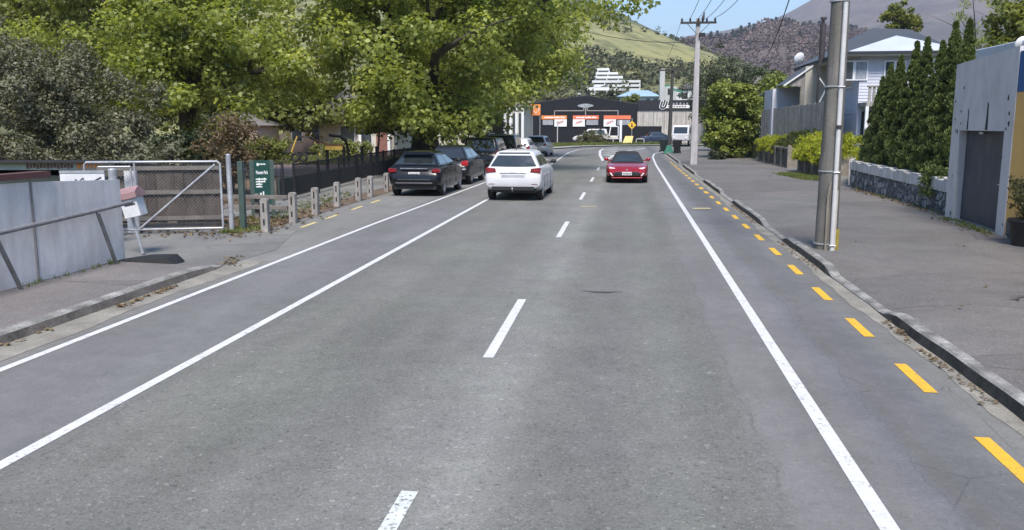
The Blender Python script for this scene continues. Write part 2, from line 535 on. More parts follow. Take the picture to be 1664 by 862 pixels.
mark('edge_line', [(-4.30, -6), (-4.28, 9), (-4.34, 27), (-4.38, 44), (-4.46, 54), (-4.72, 66), (-4.85, 75), (-4.45, 83), (-3.2, 89.5), (-.8, 94), (5, 97.3), (20, 99.5)], .11, M['white_line'])
mark('edge_line', [(1.55, -6), (1.60, 10), (1.63, 17), (1.70, 35), (1.78, 52), (1.95, 64), (2.3, 72), (3.2, 77.5), (5.2, 82), (9, 85)], .118, M['white_line'])
for i, s in enumerate((2.15, 8.43, 18.05, 27.4, 36.2, 45.6)):
    mark('centre_dash', [(-1.33 - .0026 * s, s), (-1.33 - .0026 * (s + 3), s + 3)], .11, M['white_worn'] if i == 0 else M['white_line'])
for y in [6.2 + 2.06 * i for i in range(-3, 25)]:
    xx = min(2.66 + .009 * y, 2.82)
    mark('yellow_dash', [(xx + .0, y - .47), (xx + .012, y + .47)], .115 if y < 30 else .14, M['yellow_line'])
for y in (19.55, 21.4, 23.8, 25.9):
    mark('yellow_dash', [(-7.35 - .035 * (y - 17.5), y - .55), (-7.35 - .035 * (y - 16.5), y + .55)], .1, M['yellow_pale'])
mark('cross_mark', [(1.92, 24.9), (2.42, 25.0)], .22, M['yellow_pale'])
mark('cross_mark', [(-1.28, 25.1), (-.80, 25.2)], .12, M['yellow_pale'])
mb = MB(); mb.add([(-.30 + .27 * math.cos(a) * (1 + .3 * math.sin(3 * a)), 12.1 + .06 * math.sin(a) + .03 * math.cos(2 * a), .0045) for a in [i * math.pi / 9 for i in range(18)]], [tuple(range(18))])
mb.build('tar_patch', M['tar'], road)
# painted island at the bend
mark('island_outline', [(-1.45, 57), (-2.0, 68), (-2.35, 80), (-2.2, 86)], .2, M['white_line'])
mark('island_outline', [(-1.40, 57), (-.9, 68), (.2, 80), (1.9, 88)], .2, M['white_line'])
mark('island_outline', [(-2.2, 86), (1.9, 88.2)], .35, M['white_line'], .0048)
for k in range(4):
    yy = 67 + k * 5
    wl = -1.45 - (yy - 57) * .038; wr = -1.4 + (yy - 57) * .09
    mark('island_hatch', [(wl + .1, yy + 2.0), (wr - .1, yy)], .5, M['white_line'], .0052)

# kerbed footpath on the house side: full kerb with dropped crossings
drops = [(11.1, 13.7), (18.2, 20.6), (27.0, 30.0), (37.0, 41.5), (50.5, 54.0)]
def kh(y):
    h = .13
    for a, b in drops:
        if a - .5 < y < b + .5:
            if y < a: k = (a - y) / .5
            elif y > b: k = (y - b) / .5
            else: k = 0
            h = min(h, .028 + .102 * k)
    return h
ys = [-12 + .25 * i for i in range(int(84 / .25) + 1)]
KX = 3.22
def wob(y, k=1.0):
    return .008 * math.sin(y * 1.7) * k + .006 * math.sin(y * 4.3 + 1) * k
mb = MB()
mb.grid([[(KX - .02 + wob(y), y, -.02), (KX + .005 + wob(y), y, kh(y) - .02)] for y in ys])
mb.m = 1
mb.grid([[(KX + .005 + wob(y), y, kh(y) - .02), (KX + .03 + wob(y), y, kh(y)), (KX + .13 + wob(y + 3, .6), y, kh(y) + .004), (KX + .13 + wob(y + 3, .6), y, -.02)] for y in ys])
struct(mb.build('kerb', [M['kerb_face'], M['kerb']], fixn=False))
mb = MB()
rows = []
for y in ys:
    h = kh(y); r_ = []
    for k, xx in enumerate((KX + .128, 3.75, 4.4, 5.4, 6.6, 7.7, 9.5)):
        x = xx + (wob(y + 3, .6) if k == 0 else 0)
        z = h + (.135 - h) * min(1, (xx - KX - .128) / 1.1) + .012 * math.sin(x * 2 + y * .7) * (k > 0) * (k < 5)
        r_.append((x, y, z))
    rows.append(r_)
mb.grid(rows)
fp_ = struct(mb.build('footpath', M['path'], smooth=60))
mb = MB()
for (cx_, cy_, sx_, sy_) in ((5.28, 11.75, .22, .05), (5.0, 11.6, .06, .04), (4.6, 9.2, .05, .03), (6.2, 13.0, .07, .03)): mb.add([(cx_ + sx_ * math.cos(a) * (1 + .35 * math.sin(3 * a + cx_)), cy_ + sy_ * math.sin(a) + .03 * math.cos(2 * a), .152) for a in [i * math.pi / 8 for i in range(16)]], [tuple(range(16))])
mb.build('stain', M['tar'], fp_)
mb = MB()
mb.add([(3.39, 72, .13), (4.3, 76.6, .13), (6.1, 80.3, .13), (9.1, 82.8, .13), (15, 84.7, .13), (70, 87.6, .13), (70, 80, .13), (9.5, 72, .13)], [(0, 1, 2, 3, 4, 5, 6, 7)])
struct(mb.build('footpath', M['path']))
struct(ribbon('gutter', [(3.03 + .035 * math.sin(y * .9) + .018 * math.sin(y * 3.1) + .016 * math.sin(y * 7.3 + 2), y) for y in ys], [(KX - .012 + wob(y), y) for y in ys], .0042, M['gutter']))

# kerbed footpath beside the sheet metal wall
yl = [-12 + .4 * i for i in range(64)] + [13.45]
mb = MB()
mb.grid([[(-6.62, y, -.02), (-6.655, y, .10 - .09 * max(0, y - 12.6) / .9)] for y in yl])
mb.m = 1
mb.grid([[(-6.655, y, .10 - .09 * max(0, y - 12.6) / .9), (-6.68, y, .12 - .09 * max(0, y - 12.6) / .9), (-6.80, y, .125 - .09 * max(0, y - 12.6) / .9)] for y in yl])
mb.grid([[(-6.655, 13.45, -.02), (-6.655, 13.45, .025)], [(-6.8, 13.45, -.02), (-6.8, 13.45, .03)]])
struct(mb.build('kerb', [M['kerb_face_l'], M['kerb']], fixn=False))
mb = MB(); mb.grid([[(-6.80, y, .124 - .09 * max(0, y - 12.6) / .9), (-7.4, y, .125 - .07 * max(0, y - 12.6) / .9), (-8.45, y, .125 - .02 * max(0, y - 12.6))] for y in yl])
struct(mb.build('footpath', M['path_l'], smooth=60))
struct(ribbon('gutter', [(-6.625, y) for y in yl + [14.2]], [(-6.22 - .05 * math.sin(y * 1.3) - .02 * math.sin(y * 4), y) for y in yl + [14.2]], .0042, M['gutter']))
mb = MB(); mb.add([(-6.75, 13.3, .005), (-6.55, 15.5, .005), (-7.3, 18.4, .005), (-8.3, 18.9, .005), (-13, 18.6, .005), (-13, 12.0, .005), (-8.4, 12.0, .005), (-8.4, 13.3, .005)], [(0, 1, 2, 3, 4, 5, 6, 7)])
struct(mb.build('driveway', M['drive']))

# park side: bark verge, matting, lawn
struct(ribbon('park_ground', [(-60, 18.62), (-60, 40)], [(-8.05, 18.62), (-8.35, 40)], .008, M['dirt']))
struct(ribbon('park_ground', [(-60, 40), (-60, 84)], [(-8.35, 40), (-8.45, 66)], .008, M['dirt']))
struct(ribbon('park_path', [(-40, 38), (-40, 47.5)], [(-13.2, 38), (-13.2, 49.5)], .014, M['pinkpath']))
struct(ribbon('footpath', [(-11.0, 21), (-11.9, 40), (-12, 66)], [(-8.75, 21), (-9.2, 40), (-9.3, 66)], .014, M['drive']))
# far side of the bend
o2 = [(-9.6, 80), (-8.6, 86), (-5.9, 93.2), (-1.6, 98.4), (5, 101.8), (14, 103.4), (70, 105.4)]
struct(ribbon('footpath', outer[4:6] + [(-4.6, 91.5), (-1, 96.5), (5, 99.5), (14, 101), (70, 103)], o2, .10, M['pale_path']))
o3 = [(-16, 86), (-14, 92), (-9, 99.5), (-3, 104), (5, 107), (14, 108.4), (70, 110)]
struct(ribbon('grass_verge', o2, o3, .10, M['grass']))
struct(ribbon('forecourt', [(-60, 90), (-16, 100), (-3, 104.0), (5, 107.0), (70, 110)], [(-60, 125), (-16, 125), (-3, 125), (5, 125), (70, 125)], .04, M['drive']))
# raised gardens on the house side
def tz(x, y):
    a = min(1, max(0, (y - 33.4) / 1.2)) ; return 0
mb = MB()
mb.b2((8.3, 16, -.1), (45, 32.9, .82)); struct(mb.build('garden_terrace', M['grass']))
mb = MB(); mb.b2((8.35, 38.3, -.1), (45, 43.0, 1.12)); struct(mb.build('garden_terrace', M['grass']))
mb = MB(); mb.b2((8.4, 46.05, -.1), (45, 78, 1.18)); struct(mb.build('garden_terrace', M['grass']))
mb = MB(); mb.grid([[(8.1, 32.9, .14), (8.1, 38.3, .14)], [(11, 32.9, .3), (11, 38.3, .3)], [(16, 32.9, .8), (16, 38.3, .8)], [(45, 32.9, .9), (45, 38.3, .9)]])
struct(mb.build('driveway', M['drive']))
mb = MB(); mb.grid([[(8.1, 43, .14), (8.1, 46.05, .14)], [(10, 43, .3), (10, 46.05, .3)], [(13, 43, 1.05), (13, 46.05, 1.05)], [(45, 43, 1.1), (45, 46.05, 1.1)]])
struct(mb.build('driveway', M['drive']))

# leaf litter in the gutters and along the walls
M['litter'] = leafmat('dry_leaves', [(0, (.08, .055, .03)), (.5, (.17, .12, .065)), (1, (.30, .23, .13))], .1)
def litter(name, spots, seed, size=.05):
    cl = []
    r_ = random.Random(seed)
    for (x0, y0, x1, y1, n, sp) in spots:
        for _ in range(n):
            t = r_.random() ** 1.3
            cl.append((x0 + (x1 - x0) * t + r_.gauss(0, sp), y0 + (y1 - y0) * t + r_.gauss(0, sp * 2), 0, .04))
    return cl
def flat_litter(name, spots, z, seed, size, mat='litter'):
    cl = [(a, b, z, .03) for a, b, _, _ in litter(name, spots, seed)]
    o = leaves(name, cl, 2, size, M[mat], seed=seed, flat=.15, up=2.2, curl=.15)
    return tag(o, kind='stuff')
flat_litter('leaf_litter', [(3.13, 10.6, 3.13, 7.4, 70, .028), (3.14, 6.5, 3.14, 4.5, 20, .03), (3.12, 17.8, 3.12, 14, 40, .03), (3.12, 26, 3.12, 21, 90, .04)], .022, 3, .045)
flat_litter('leaf_litter', [(-6.52, 11.6, -6.50, 10.2, 60, .035), (-6.55, 9, -6.55, 7, 15, .03), (-6.6, 13.6, -6.9, 14.4, 40, .08)], .022, 4, .055)
flat_litter('leaf_litter', [(7.85, 31, 7.85, 22.5, 260, .12), (7.5, 21.8, 7.3, 18.2, 60, .10), (5.5, 10, 6.5, 20, 10, .9)], .15, 5, .06)
flat_litter('leaf_litter', [(-8.3, 18.9, -9.8, 20.5, 330, .3), (-8.2, 20, -9.2, 27, 260, .35), (-11, 22, -13, 26, 180, .6), (-8, 17.6, -10.5, 17.6, 90, .2)], .03, 6, .09)

# ---------------------------------------------------------------- sky, sun
w = bpy.data.worlds.new('World'); sc.world = w; w.use_nodes = True
wt = w.node_tree; wt.nodes.clear()
sky = wt.nodes.new('ShaderNodeTexSky'); sky.sky_type = 'NISHITA'; sky.sun_disc = False
SUN = Vector((.10, -1.0, 0)).normalized() * math.cos(R(54)) + Vector((0, 0, math.sin(R(54))))
sky.sun_elevation = R(54)
sky.sun_rotation = math.atan2(SUN.x, SUN.y)
sky.air_density = 1.0; sky.dust_density = .05; sky.ozone_density = 2.2; sky.altitude = 20
bg = wt.nodes.new('ShaderNodeBackground'); bg.inputs[1].default_value = .115
wo = wt.nodes.new('ShaderNodeOutputWorld')
tint = wt.nodes.new('ShaderNodeMix'); tint.data_type = 'RGBA'; tint.blend_type = 'MULTIPLY'; tint.inputs[0].default_value = 1; tint.inputs[7].default_value = (.85, .94, 1.0, 1)
wt.links.new(sky.outputs[0], tint.inputs[6]); wt.links.new(tint.outputs[2], bg.inputs[0]); wt.links.new(bg.outputs[0], wo.inputs[0])
sl = bpy.data.lights.new('sun', 'SUN'); sl.energy = 3.3; sl.angle = R(18); sl.color = (1, .92, .835)
so = bpy.data.objects.new('sun', sl); COL.objects.link(so)
so.rotation_euler = (-SUN).to_track_quat('-Z', 'Y').to_euler()
so.location = (-20, -10, 40)

cd = bpy.data.cameras.new('camera'); co = bpy.data.objects.new('camera', cd); COL.objects.link(co)
cd.sensor_width = 36; cd.lens = 36 * FPX / 1664; cd.clip_end = 20000; cd.clip_start = .05
co.matrix_world = Matrix(((RT.x, UP.x, -FW.x, 0), (RT.y, UP.y, -FW.y, 0), (RT.z, UP.z, -FW.z, CH), (0, 0, 0, 1)))
sc.camera = co
sc.view_settings.view_transform = 'Standard'; sc.view_settings.look = 'None'; sc.view_settings.exposure = 1.0; sc.view_settings.gamma = 1; sc.view_settings.use_curve_mapping = False
sc.cycles.max_bounces = 7; sc.cycles.diffuse_bounces = 5; sc.cycles.glossy_bounces = 3; sc.cycles.transmission_bounces = 4; sc.cycles.transparent_max_bounces = 6
sc.cycles.use_denoising = True
sc.cycles.caustics_reflective = False; sc.cycles.caustics_refractive = False

# ================================================================ vehicles
def paint(name, c, rough=.32, metal=.0, coat=.35):
    m, t = newmat(name)
    p = t.pos(obj=True)
    n = t.noise(p, 3, 4, .6); d = t.noise(p, 40, 3, .6)
    sepn = t.n('ShaderNodeSeparateXYZ'); t.t.links.new(p, sepn.inputs[0])
    dust = t.math('MULTIPLY', t.maprange(sepn.outputs[2], .15, .6, .09, .006), t.maprange(n, .3, .7, .5, 1.2))
    col = t.mix(1.0, (*c, 1), t.maprange(n, .3, .7, .94, 1.05), 'MULTIPLY')
    col = t.mix(dust, col, (.2, .18, .155, 1))
    t.out(col, t.math('ADD', t.maprange(d, .3, .7, rough - .06, rough + .08), t.math('MULTIPLY', dust, .5)), metal, None, .4, coat)
    return m
M['p_black'] = paint('car_paint_black', (.006, .0065, .009), .22, 0, .2)
M['p_dark'] = paint('car_paint_charcoal', (.012, .0135, .018), .22, 0, .2)
M['p_white'] = paint('car_paint_white', (.60, .60, .61))
M['p_silver'] = paint('car_paint_silver', (.50, .52, .54), .32, .5)
M['p_red'] = paint('car_paint_red', (.30, .006, .018), .2, .2, .7)
M['p_blue'] = paint('car_paint_navy', (.03, .045, .08))
M['p_ltblue'] = paint('car_paint_pale_blue', (.42, .52, .58))
M['glass'] = pm('car_glass', (.018, .022, .024), .05, .1, 2, 0, 1, spec=.9, coat=.5)
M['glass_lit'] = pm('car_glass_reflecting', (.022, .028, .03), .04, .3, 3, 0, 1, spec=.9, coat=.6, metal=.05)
M['tyre'] = pm('tyre_rubber', (.022, .021, .021), .85, .2, 8, .1, 60)
M['rim'] = pm('alloy_rim', (.48, .48, .49), .35, .1, 5, 0, 1, metal=.6)
M['rim_dark'] = pm('steel_rim', (.16, .16, .165), .5, .1, 5, 0, 1, metal=.4)
M['trim'] = pm('black_plastic', (.022, .022, .023), .55, .15, 6)
M['chrome'] = pm('chrome_trim', (.62, .62, .64), .18, .05, 5, 0, 1, metal=.9)
M['lamp_red'] = pm('red_lamp', (.42, .012, .02), .15, .15, 12, .1, 60, spec=.8, coat=.8)
M['lamp_darkred'] = pm('smoked_red_lamp', (.17, .012, .018), .15, .2, 12, .1, 60, spec=.8, coat=.8)
M['lamp_clear'] = pm('clear_lamp', (.72, .72, .74), .12, .1, 12, 0, 1, spec=.9, coat=1)
M['plate'] = pm('number_plate', (.74, .74, .73), .4, .05, 10)
M['plate_ink'] = pm('plate_characters', (.05, .05, .06), .5, .05, 10)
M['softtop'] = pm('soft_top_cloth', (.022, .022, .024), .85, .15, 9, .15, 80)

def lathe_x(mb, c, prof, seg=26):
    rows = []
    for k in range(seg + 1):
        a = 2 * math.pi * k / seg
        rows.append([(c[0] + px, c[1] + r * math.cos(a), c[2] + r * math.sin(a)) for px, r in prof])
    mb.grid(rows); return mb
def interp(tab, y):
    for a, b in zip(tab, tab[1:]):
        if a[0] <= y <= b[0]:
            k = (y - a[0]) / max(b[0] - a[0], 1e-6)
            return [p + (q - p) * k for p, q in zip(a[1:], b[1:])]
    return list(tab[0][1:]) if y < tab[0][0] else list(tab[-1][1:])

HATCH = [(0, .80, .46, .60, .66), (.05, .90, .40, .68, .76), (.13, .96, .36, .80, .89), (.24, .985, .32, .91, 1.0), (.6, 1, .22, .93, 1.03), (1.4, 1, .18, .92, 1.01), (2.4, 1, .18, .9, .985),
         (3.0, 1, .18, .87, .96), (3.5, .99, .18, .82, .90), (3.9, .95, .2, .73, .81), (4.12, .86, .24, .62, .70), (4.24, .72, .3, .52, .58), (4.28, .55, .34, .45, .49)]
MX5 = [(0, .62, .34, .5, .56), (.06, .8, .28, .58, .66), (.2, .93, .22, .68, .76), (.5, .985, .18, .74, .82), (1.0, 1, .16, .74, .83), (1.9, .97, .15, .70, .80), (2.4, .97, .15, .70, .79),
       (2.75, .99, .15, .71, .77), (3.1, .99, .15, .68, .74), (3.45, .95, .20, .60, .67), (3.68, .89, .25, .53, .60), (3.83, .78, .28, .45, .52), (3.9, .62, .30, .40, .45)]
SEDAN = [(0, .78, .40, .62, .70), (.06, .9, .33, .72, .82), (.18, .96, .28, .82, .92), (.5, .99, .22, .88, .97), (1.0, 1, .19, .9, .98), (2.0, 1, .18, .89, .97), (3.1, 1, .18, .86, .95), (3.7, .98, .18, .8, .87),
         (4.15, .93, .2, .7, .77), (4.4, .82, .25, .58, .64), (4.5, .6, .3, .46, .5)]
SUV = [(0, .86, .5, .72, .8), (.05, .94, .42, .86, .96), (.14, .98, .36, .98, 1.08), (.4, 1, .30, 1.0, 1.12), (1.4, 1, .26, 1.0, 1.11), (2.6, 1, .26, .98, 1.08), (3.2, 1, .26, .96, 1.05), (3.8, .98, .28, .9, .98),
       (4.25, .93, .32, .78, .86), (4.45, .82, .38, .64, .7), (4.5, .66, .42, .56, .6)]

def car(loc, rz, label, name, prof, Wd, cabin, wb, rw, pmat, cat='car', group=None, tails=None, heads=None, rim='rim', cab_mat=None, plate=None, extras=None, glass='glass',
        glass_r='glass', valance=.30, rails=False, sidewin=True, mirrors='trim', track=None):
    L = prof[-1][0]; hw = Wd / 2; oy = -L / 2
    root = thing(name, loc, label, cat, rz, group)
    mb = MB(); rows = []
    for (y, wf, zb, zs, zt) in prof:
        w_ = hw * wf; zm = zb + (zs - zb) * .55
        half = [(0, zb), (.72 * w_, zb), (.94 * w_, zb + .05), (.985 * w_, zb + (zm - zb) * .5), (w_, zm), (.992 * w_, zs - .02), (.955 * w_, zs + (zt - zs) * .55), (.87 * w_, zt - .01), (.5 * w_, zt + .008), (0, zt + .014)]
        rows.append([(x, y + oy, z) for x, z in half] + [(-x, y + oy, z) for x, z in half[-2:0:-1]])
    n = len(rows[0])
    vs = [p for r_ in rows for p in r_]
    fs = [(i * n + j, i * n + (j + 1) % n, (i + 1) * n + (j + 1) % n, (i + 1) * n + j) for i in range(len(rows) - 1) for j in range(n)]
    fs += [tuple(range(n)), tuple((len(rows) - 1) * n + j for j in range(n))[::-1]]
    mb.add(vs, fs)
    body = mb.build('body', pmat, root)
    # wheel arches cut out of the shell
    front_y = oy + cabin.get('fw', L - .82 - (0)) ; rear_y = front_y - wb
    cut = MB()
    for yy in (front_y, rear_y):
        for s in (-1, 1):
            x0, x1 = s * (hw - .27), s * (hw + .1)
            cut.tube([(x0, yy, rw), (x1, yy, rw)], rw + .055, 24)
    co_ = cut.build('arch_cut', M['trim'])
    bo = body.modifiers.new('b', 'BOOLEAN'); bo.object = co_; bo.operation = 'DIFFERENCE'; bo.solver = 'EXACT'
    dg = bpy.context.evaluated_depsgraph_get()
    me = bpy.data.meshes.new_from_object(body.evaluated_get(dg))
    body.modifiers.clear(); old = body.data; body.data = me; me.name = 'body'
    bpy.data.meshes.remove(old); bpy.data.objects.remove(co_)
    me.materials.clear(); me.materials.append(pmat)
    me.polygons.foreach_set('use_smooth', [True] * len(me.polygons)); me.set_sharp_from_angle(angle=R(32))
    # cabin
    c = cabin
    def ring(y0, y1, w_, r_, z, bow=0.0):
        pts = []
        for (cx, cy, a0) in ((w_ - r_, y1 - r_, 0), (-w_ + r_, y1 - r_, 90), (-w_ + r_, y0 + r_, 180), (w_ - r_, y0 + r_, 270)):
            for k in range(6):
                a = R(a0 + 90 * k / 5)
                pts.append((cx + r_ * math.cos(a), cy + r_ * math.sin(a) + oy, z))
        return pts
    z0, z1 = c['z0'], c['z1']
    rings = [ring(c['yr0'], c['yf0'], c['w0'], .10, z0), ring(c['yr1'], c['yf1'], c['w1'], .10, z1),
             ]
    for a_ in (22, 45, 66, 84):
        ia = 1 - math.cos(R(a_)); ra = .10 + .0 * ia
        rings.append(ring(c['yr1'] + .42 * ia, c['yf1'] - .48 * ia, c['w1'] - .34 * ia, ra, z1 + (c['z2'] - z1) * math.sin(R(a_))))
    mb = MB(); k = len(rings[0]); vs = [p for r_ in rings for p in r_]
    fs = [(i * k + j, i * k + (j + 1) % k, (i + 1) * k + (j + 1) % k, (i + 1) * k + j) for i in range(5) for j in range(k)] + [tuple(5 * k + j for j in range(k))]
    mb.add(vs, fs)
    mb.build('cabin', cab_mat or pmat, root, smooth=38)
    lp = lambda a, b, h: a + (b - a) * h
    zz = lambda h: lp(z0, z1, h)
    def panel(nm, pts, mat, off):
        mb = MB(); o_ = Vector(off)
        mb.add([Vector(p) + o_ for p in pts], [tuple(range(len(pts)))])
        return mb.build(nm, mat, root, fixn=False)
    def endglass(nm, ya, yb, sgn, mat, h0=.12, h1=.93):
        w_ = lambda h: lp(c['w0'], c['w1'], h) - .068
        y_ = lambda h: lp(ya, yb, h) + oy
        d = (h1 - h0) * .1
        sp = [(-.93, h0), (.93, h0), (1, h0 + d), (.98, h1 - d), (.92, h1), (-.92, h1), (-.98, h1 - d), (-1, h0 + d)]
        # gently bowed glass: three columns
        out = []
        for u in (-1, -.6, -.2, .2, .6, 1):
            for (h) in (h0, h1):
                hh = h
                bow = .03 * (1 - u * u)
                e = .94 if h == h1 else 1
                out.append((u * w_(hh) * e, y_(hh) + sgn * (.010 + bow), zz(hh) + .006))
        mb = MB(); mb.add(out, [(2 * i, 2 * i + 2, 2 * i + 3, 2 * i + 1) if sgn < 0 else (2 * i, 2 * i + 1, 2 * i + 3, 2 * i + 2) for i in range(5)])
        return mb.build(nm, mat, root, fixn=False, smooth=60)
    endglass('rear_window', c['yr0'], c['yr1'], -1, M[glass_r], c.get('rh0', .12), c.get('rh1', .93))
    endglass('windscreen', c['yf0'], c['yf1'], 1, M[glass], c.get('fh0', .06), .95)
    if sidewin:
        def y_(h, t): return lp(lp(c['yr0'], c['yr1'], h), lp(c['yf0'], c['yf1'], h), t) + oy
        for s in (-1, 1):
            for (t0, t1, t2, t3) in c.get('side', ((.10, .47, .50, .12), (.50, .90, .90, .53))):
                pts = [(s * (lp(c['w0'], c['w1'], h) + .006), y_(h, t), zz(h)) for h, t in ((.14, t0), (.14, t1), (.88, t2), (.88, t3))]
                if s < 0: pts = pts[::-1]
                panel('side_window', pts, M[glass], (0, 0, 0))
    # wheels
    for yy in (front_y, rear_y):
        for s in (-1, 1):
            mb = MB(); x_ = s * (hw - .13)
            lathe_x(mb, (x_, yy, rw), [(-.095, rw * .62), (-.1, rw * .9), (-.075, rw * .985), (0, rw), (.075, rw * .985), (.1, rw * .9), (.095, rw * .62)])
            wh = mb.build('wheel', M['tyre'], root, smooth=40)
            mb = MB(); lathe_x(mb, (x_ + s * .045, yy, rw), [(-.03, .0001), (-.03, rw * .5), (s * 0, rw * .55), (s * .045, rw * .63), (s * .05, rw * .66)])
            for q in range(5):
                a = 2 * math.pi * q / 5
                dv = Vector((0, math.cos(a), math.sin(a)))
                mb.beam((x_ + s * .085, yy, rw) , Vector((x_ + s * .085, yy, rw)) + dv * rw * .62, rw * .2, .03, upv=(1, 0, 0))
            mb.build('rim', M[rim], wh)
    # underside skirt and bumpers
    y0_, yL = oy, oy + L
    mb = MB(); mb.b2((-hw * .80, y0_ + .12, valance - .06), (hw * .80, y0_ + .40, valance + .10)); mb.build('valance', M['trim'], root)
    mb = MB(); zb_s = prof[0][3] + .05; mb.b2((-hw * .80, y0_ + .004, zb_s), (hw * .80, y0_ + .06, zb_s + .009)); mb.build('bumper_seam', M['trim'], root)
    for s in (-1, 1):
        for yy in (c['yf0'] - .62, c['yf0'] - 1.62, c['yr0'] + .75):
            mb = MB(); mb.b2((s * (hw * .985), oy + yy - .004, .40), (s * (hw + .003), oy + yy + .004, c['z0'] - .16)); mb.build('door_seam', M['trim'], root)
        for yy in (c['yf0'] - 1.45, c['yf0'] - 2.35):
            mb = MB(); mb.b2((s * (hw * .99), oy + yy - .09, c['z0'] - .22), (s * (hw + .018), oy + yy + .09, c['z0'] - .19)); mb.build('door_handle', pmat, root)
    # lamps
    for s in (-1, 1):
        if tails:
            for (xc, zc, w_, h_, yc, matn, tilt) in tails:
                mb = MB()
                poly = [(-w_ / 2, -h_ * .32), (w_ / 2 - .02, -h_ / 2), (w_ / 2, h_ * .38), (w_ / 2 - .05, h_ / 2), (-w_ / 2 + .03, h_ * .36)]
                ps = [(s * (xc + a), zc + b) for a, b in poly]
                if s < 0: ps = ps[::-1]
                mb.prism(ps, yc + oy, yc + oy + .16)
                lt = mb.build('tail_light', M[matn], root, bevel=.012)
                mb = MB(); mb.b2((s * (xc - w_ * .25), yc + oy - .006, zc - h_ * .06), (s * (xc + w_ * .3), yc + oy + .03, zc + h_ * .12)); mb.build('reflector', M['lamp_red'], lt)
        if heads:
            for (xc, zc, w_, h_, yc, matn, tilt) in heads:
                mb = MB(); ps = [(s * (xc + a), zc + b + tilt * a) for a, b in ((-w_ / 2, -h_ / 2), (w_ / 2, -h_ * .3), (w_ / 2, h_ / 2), (-w_ / 2, h_ * .3))]
                mb.prism(ps if s > 0 else ps[::-1], L + oy - yc, L + oy - yc - .2)
                mb.build('headlight', M[matn], root, bevel=.01)
        if mirrors:
            ym = c['yf0'] - .55 + oy; zmr = z0 + .12; xm = c['w0'] + .13
            mb = MB(); mb.sphere((s * (xm + .05), ym, zmr), .1, 1.0, .55, .72, 10, 7); mb.beam((s * (c['w0'] - .02), ym + .02, zmr - .04), (s * (xm + .02), ym, zmr - .03), .05, .04)
            mb.build('wing_mirror', M[mirrors] if isinstance(mirrors, str) else mirrors, root, smooth=50)
    if plate:
        (px, py, pz, fwd) = plate
        s = 1 if fwd else -1
        mb = MB(); mb.box((px, py + oy, pz), (.38, .02, .13)); pl = mb.build('number_plate', M['plate'], root)
        mb = MB()
        for q in range(6):
            x_ = -.14 + q * .056
            mb.box((px + x_, py + oy + s * .012, pz - .005), (.034, .006, .075)); 
        mb.build('plate_characters', M['plate_ink'], pl)
    if rails:
        for s in (-1, 1):
            mb = MB(); x_ = s * (c['w1'] - .08)
            ya, yb = c['yr1'] + .15 + oy, c['yf1'] - .1 + oy
            mb.tube([(x_, ya, c['z2'] - .03), (x_, ya + .12, c['z2'] + .05), (x_, yb - .15, c['z2'] + .05), (x_, yb, c['z2'] - .03)], .016, 6)
            mb.build('roof_rail', M['chrome'], root, smooth=50)
    if extras: extras(root, oy, L, hw)
    return root

def ybar(mb, x0, x1, y, z0, z1, d=.03): mb.b2((x0, y, z0), (x1, y + d, z1)); return mb

# white hatchback driving away
def ex_white(root, oy, L, hw):
    mb = MB(); mb.prism([(-.44, .83), (.44, .83), (.40, .885), (0, .90), (-.40, .885)], oy + .035, oy + .1); mb.build('boot_handle', M['chrome'], root, bevel=.01)
    mb = MB(); mb.sphere((0, oy + .10, .985), .045, 1, .3, 1, 12, 8); mb.build('emblem', M['chrome'], root)
    mb = MB(); mb.b2((-.36, oy + .004, .675), (.36, oy + .09, .815)); mb.build('plate_recess', pm('silver_recess', (.42, .43, .45), .4), root)
    mb = MB(); mb.b2((-.66, oy + .0, .34), (.66, oy + .2, .455)); mb.build('diffuser', M['trim'], root)
    mb = MB(); mb.tube([(0, oy + .1, .3), (0, oy - .1, .33), (0, oy - .13, .38)], .02, 8); mb.sphere((0, oy - .13, .40), .032); mb.build('tow_ball', M['chrome'], root, smooth=50)
    mb = MB(); mb.beam((-.02, oy + .215, 1.13), (.27, oy + .26, 1.24), .025, .02); mb.build('wiper', M['trim'], root)
    mb = MB(); mb.tube([(0, oy + .80, 1.54), (0, oy + .69, 1.62)], .02, 6); mb.build('aerial', M['trim'], root)
    mb = MB(); mb.prism([(-.5, 1.485), (.5, 1.485), (.47, 1.515), (-.47, 1.515)], oy + .36, oy + .66); mb.build('spoiler', M['p_white'], root, bevel=.01)
    for s in (-1, 1):
        mb = MB(); mb.b2((s * .58, oy - .005, .52), (s * .76, oy + .1, .54)); mb.build('bumper_reflector', M['lamp_darkred'], root)
WPROF = [(0, .84, .46, .64, .70), (.03, .93, .40, .72, .80), (.08, .97, .37, .86, .96), (.15, .985, .35, .97, 1.07), (.6, 1, .22, .98, 1.08), (1.4, 1, .18, .97, 1.06), (2.4, 1, .18, .95, 1.04), (3.1, 1, .18, .92, 1.02),
         (3.6, .99, .18, .86, .95), (3.95, .95, .2, .76, .84), (4.15, .86, .24, .64, .72), (4.25, .72, .3, .53, .59), (4.29, .55, .34, .46, .50)]
car((-3.42, 26.55 + 2.15, 0), R(-1.0), 'white hatchback with red tail lights and a tow ball, driving away on the road', 'white_hatchback', WPROF, 1.80,
    dict(z0=1.02, z1=1.44, z2=1.565, yr0=.13, yf0=3.25, yr1=.40, yf1=2.35, w0=.815, w1=.61, fw=3.42, rh0=.10, rh1=.90), 2.70, .325, M['p_white'],
    tails=[(.70, .95, .34, .18, .04, 'lamp_darkred', 0)], heads=[(.62, .70, .34, .14, .22, 'lamp_clear', 0)], plate=(0, .022, .745, False), extras=ex_white, glass_r='glass_lit', valance=.34)

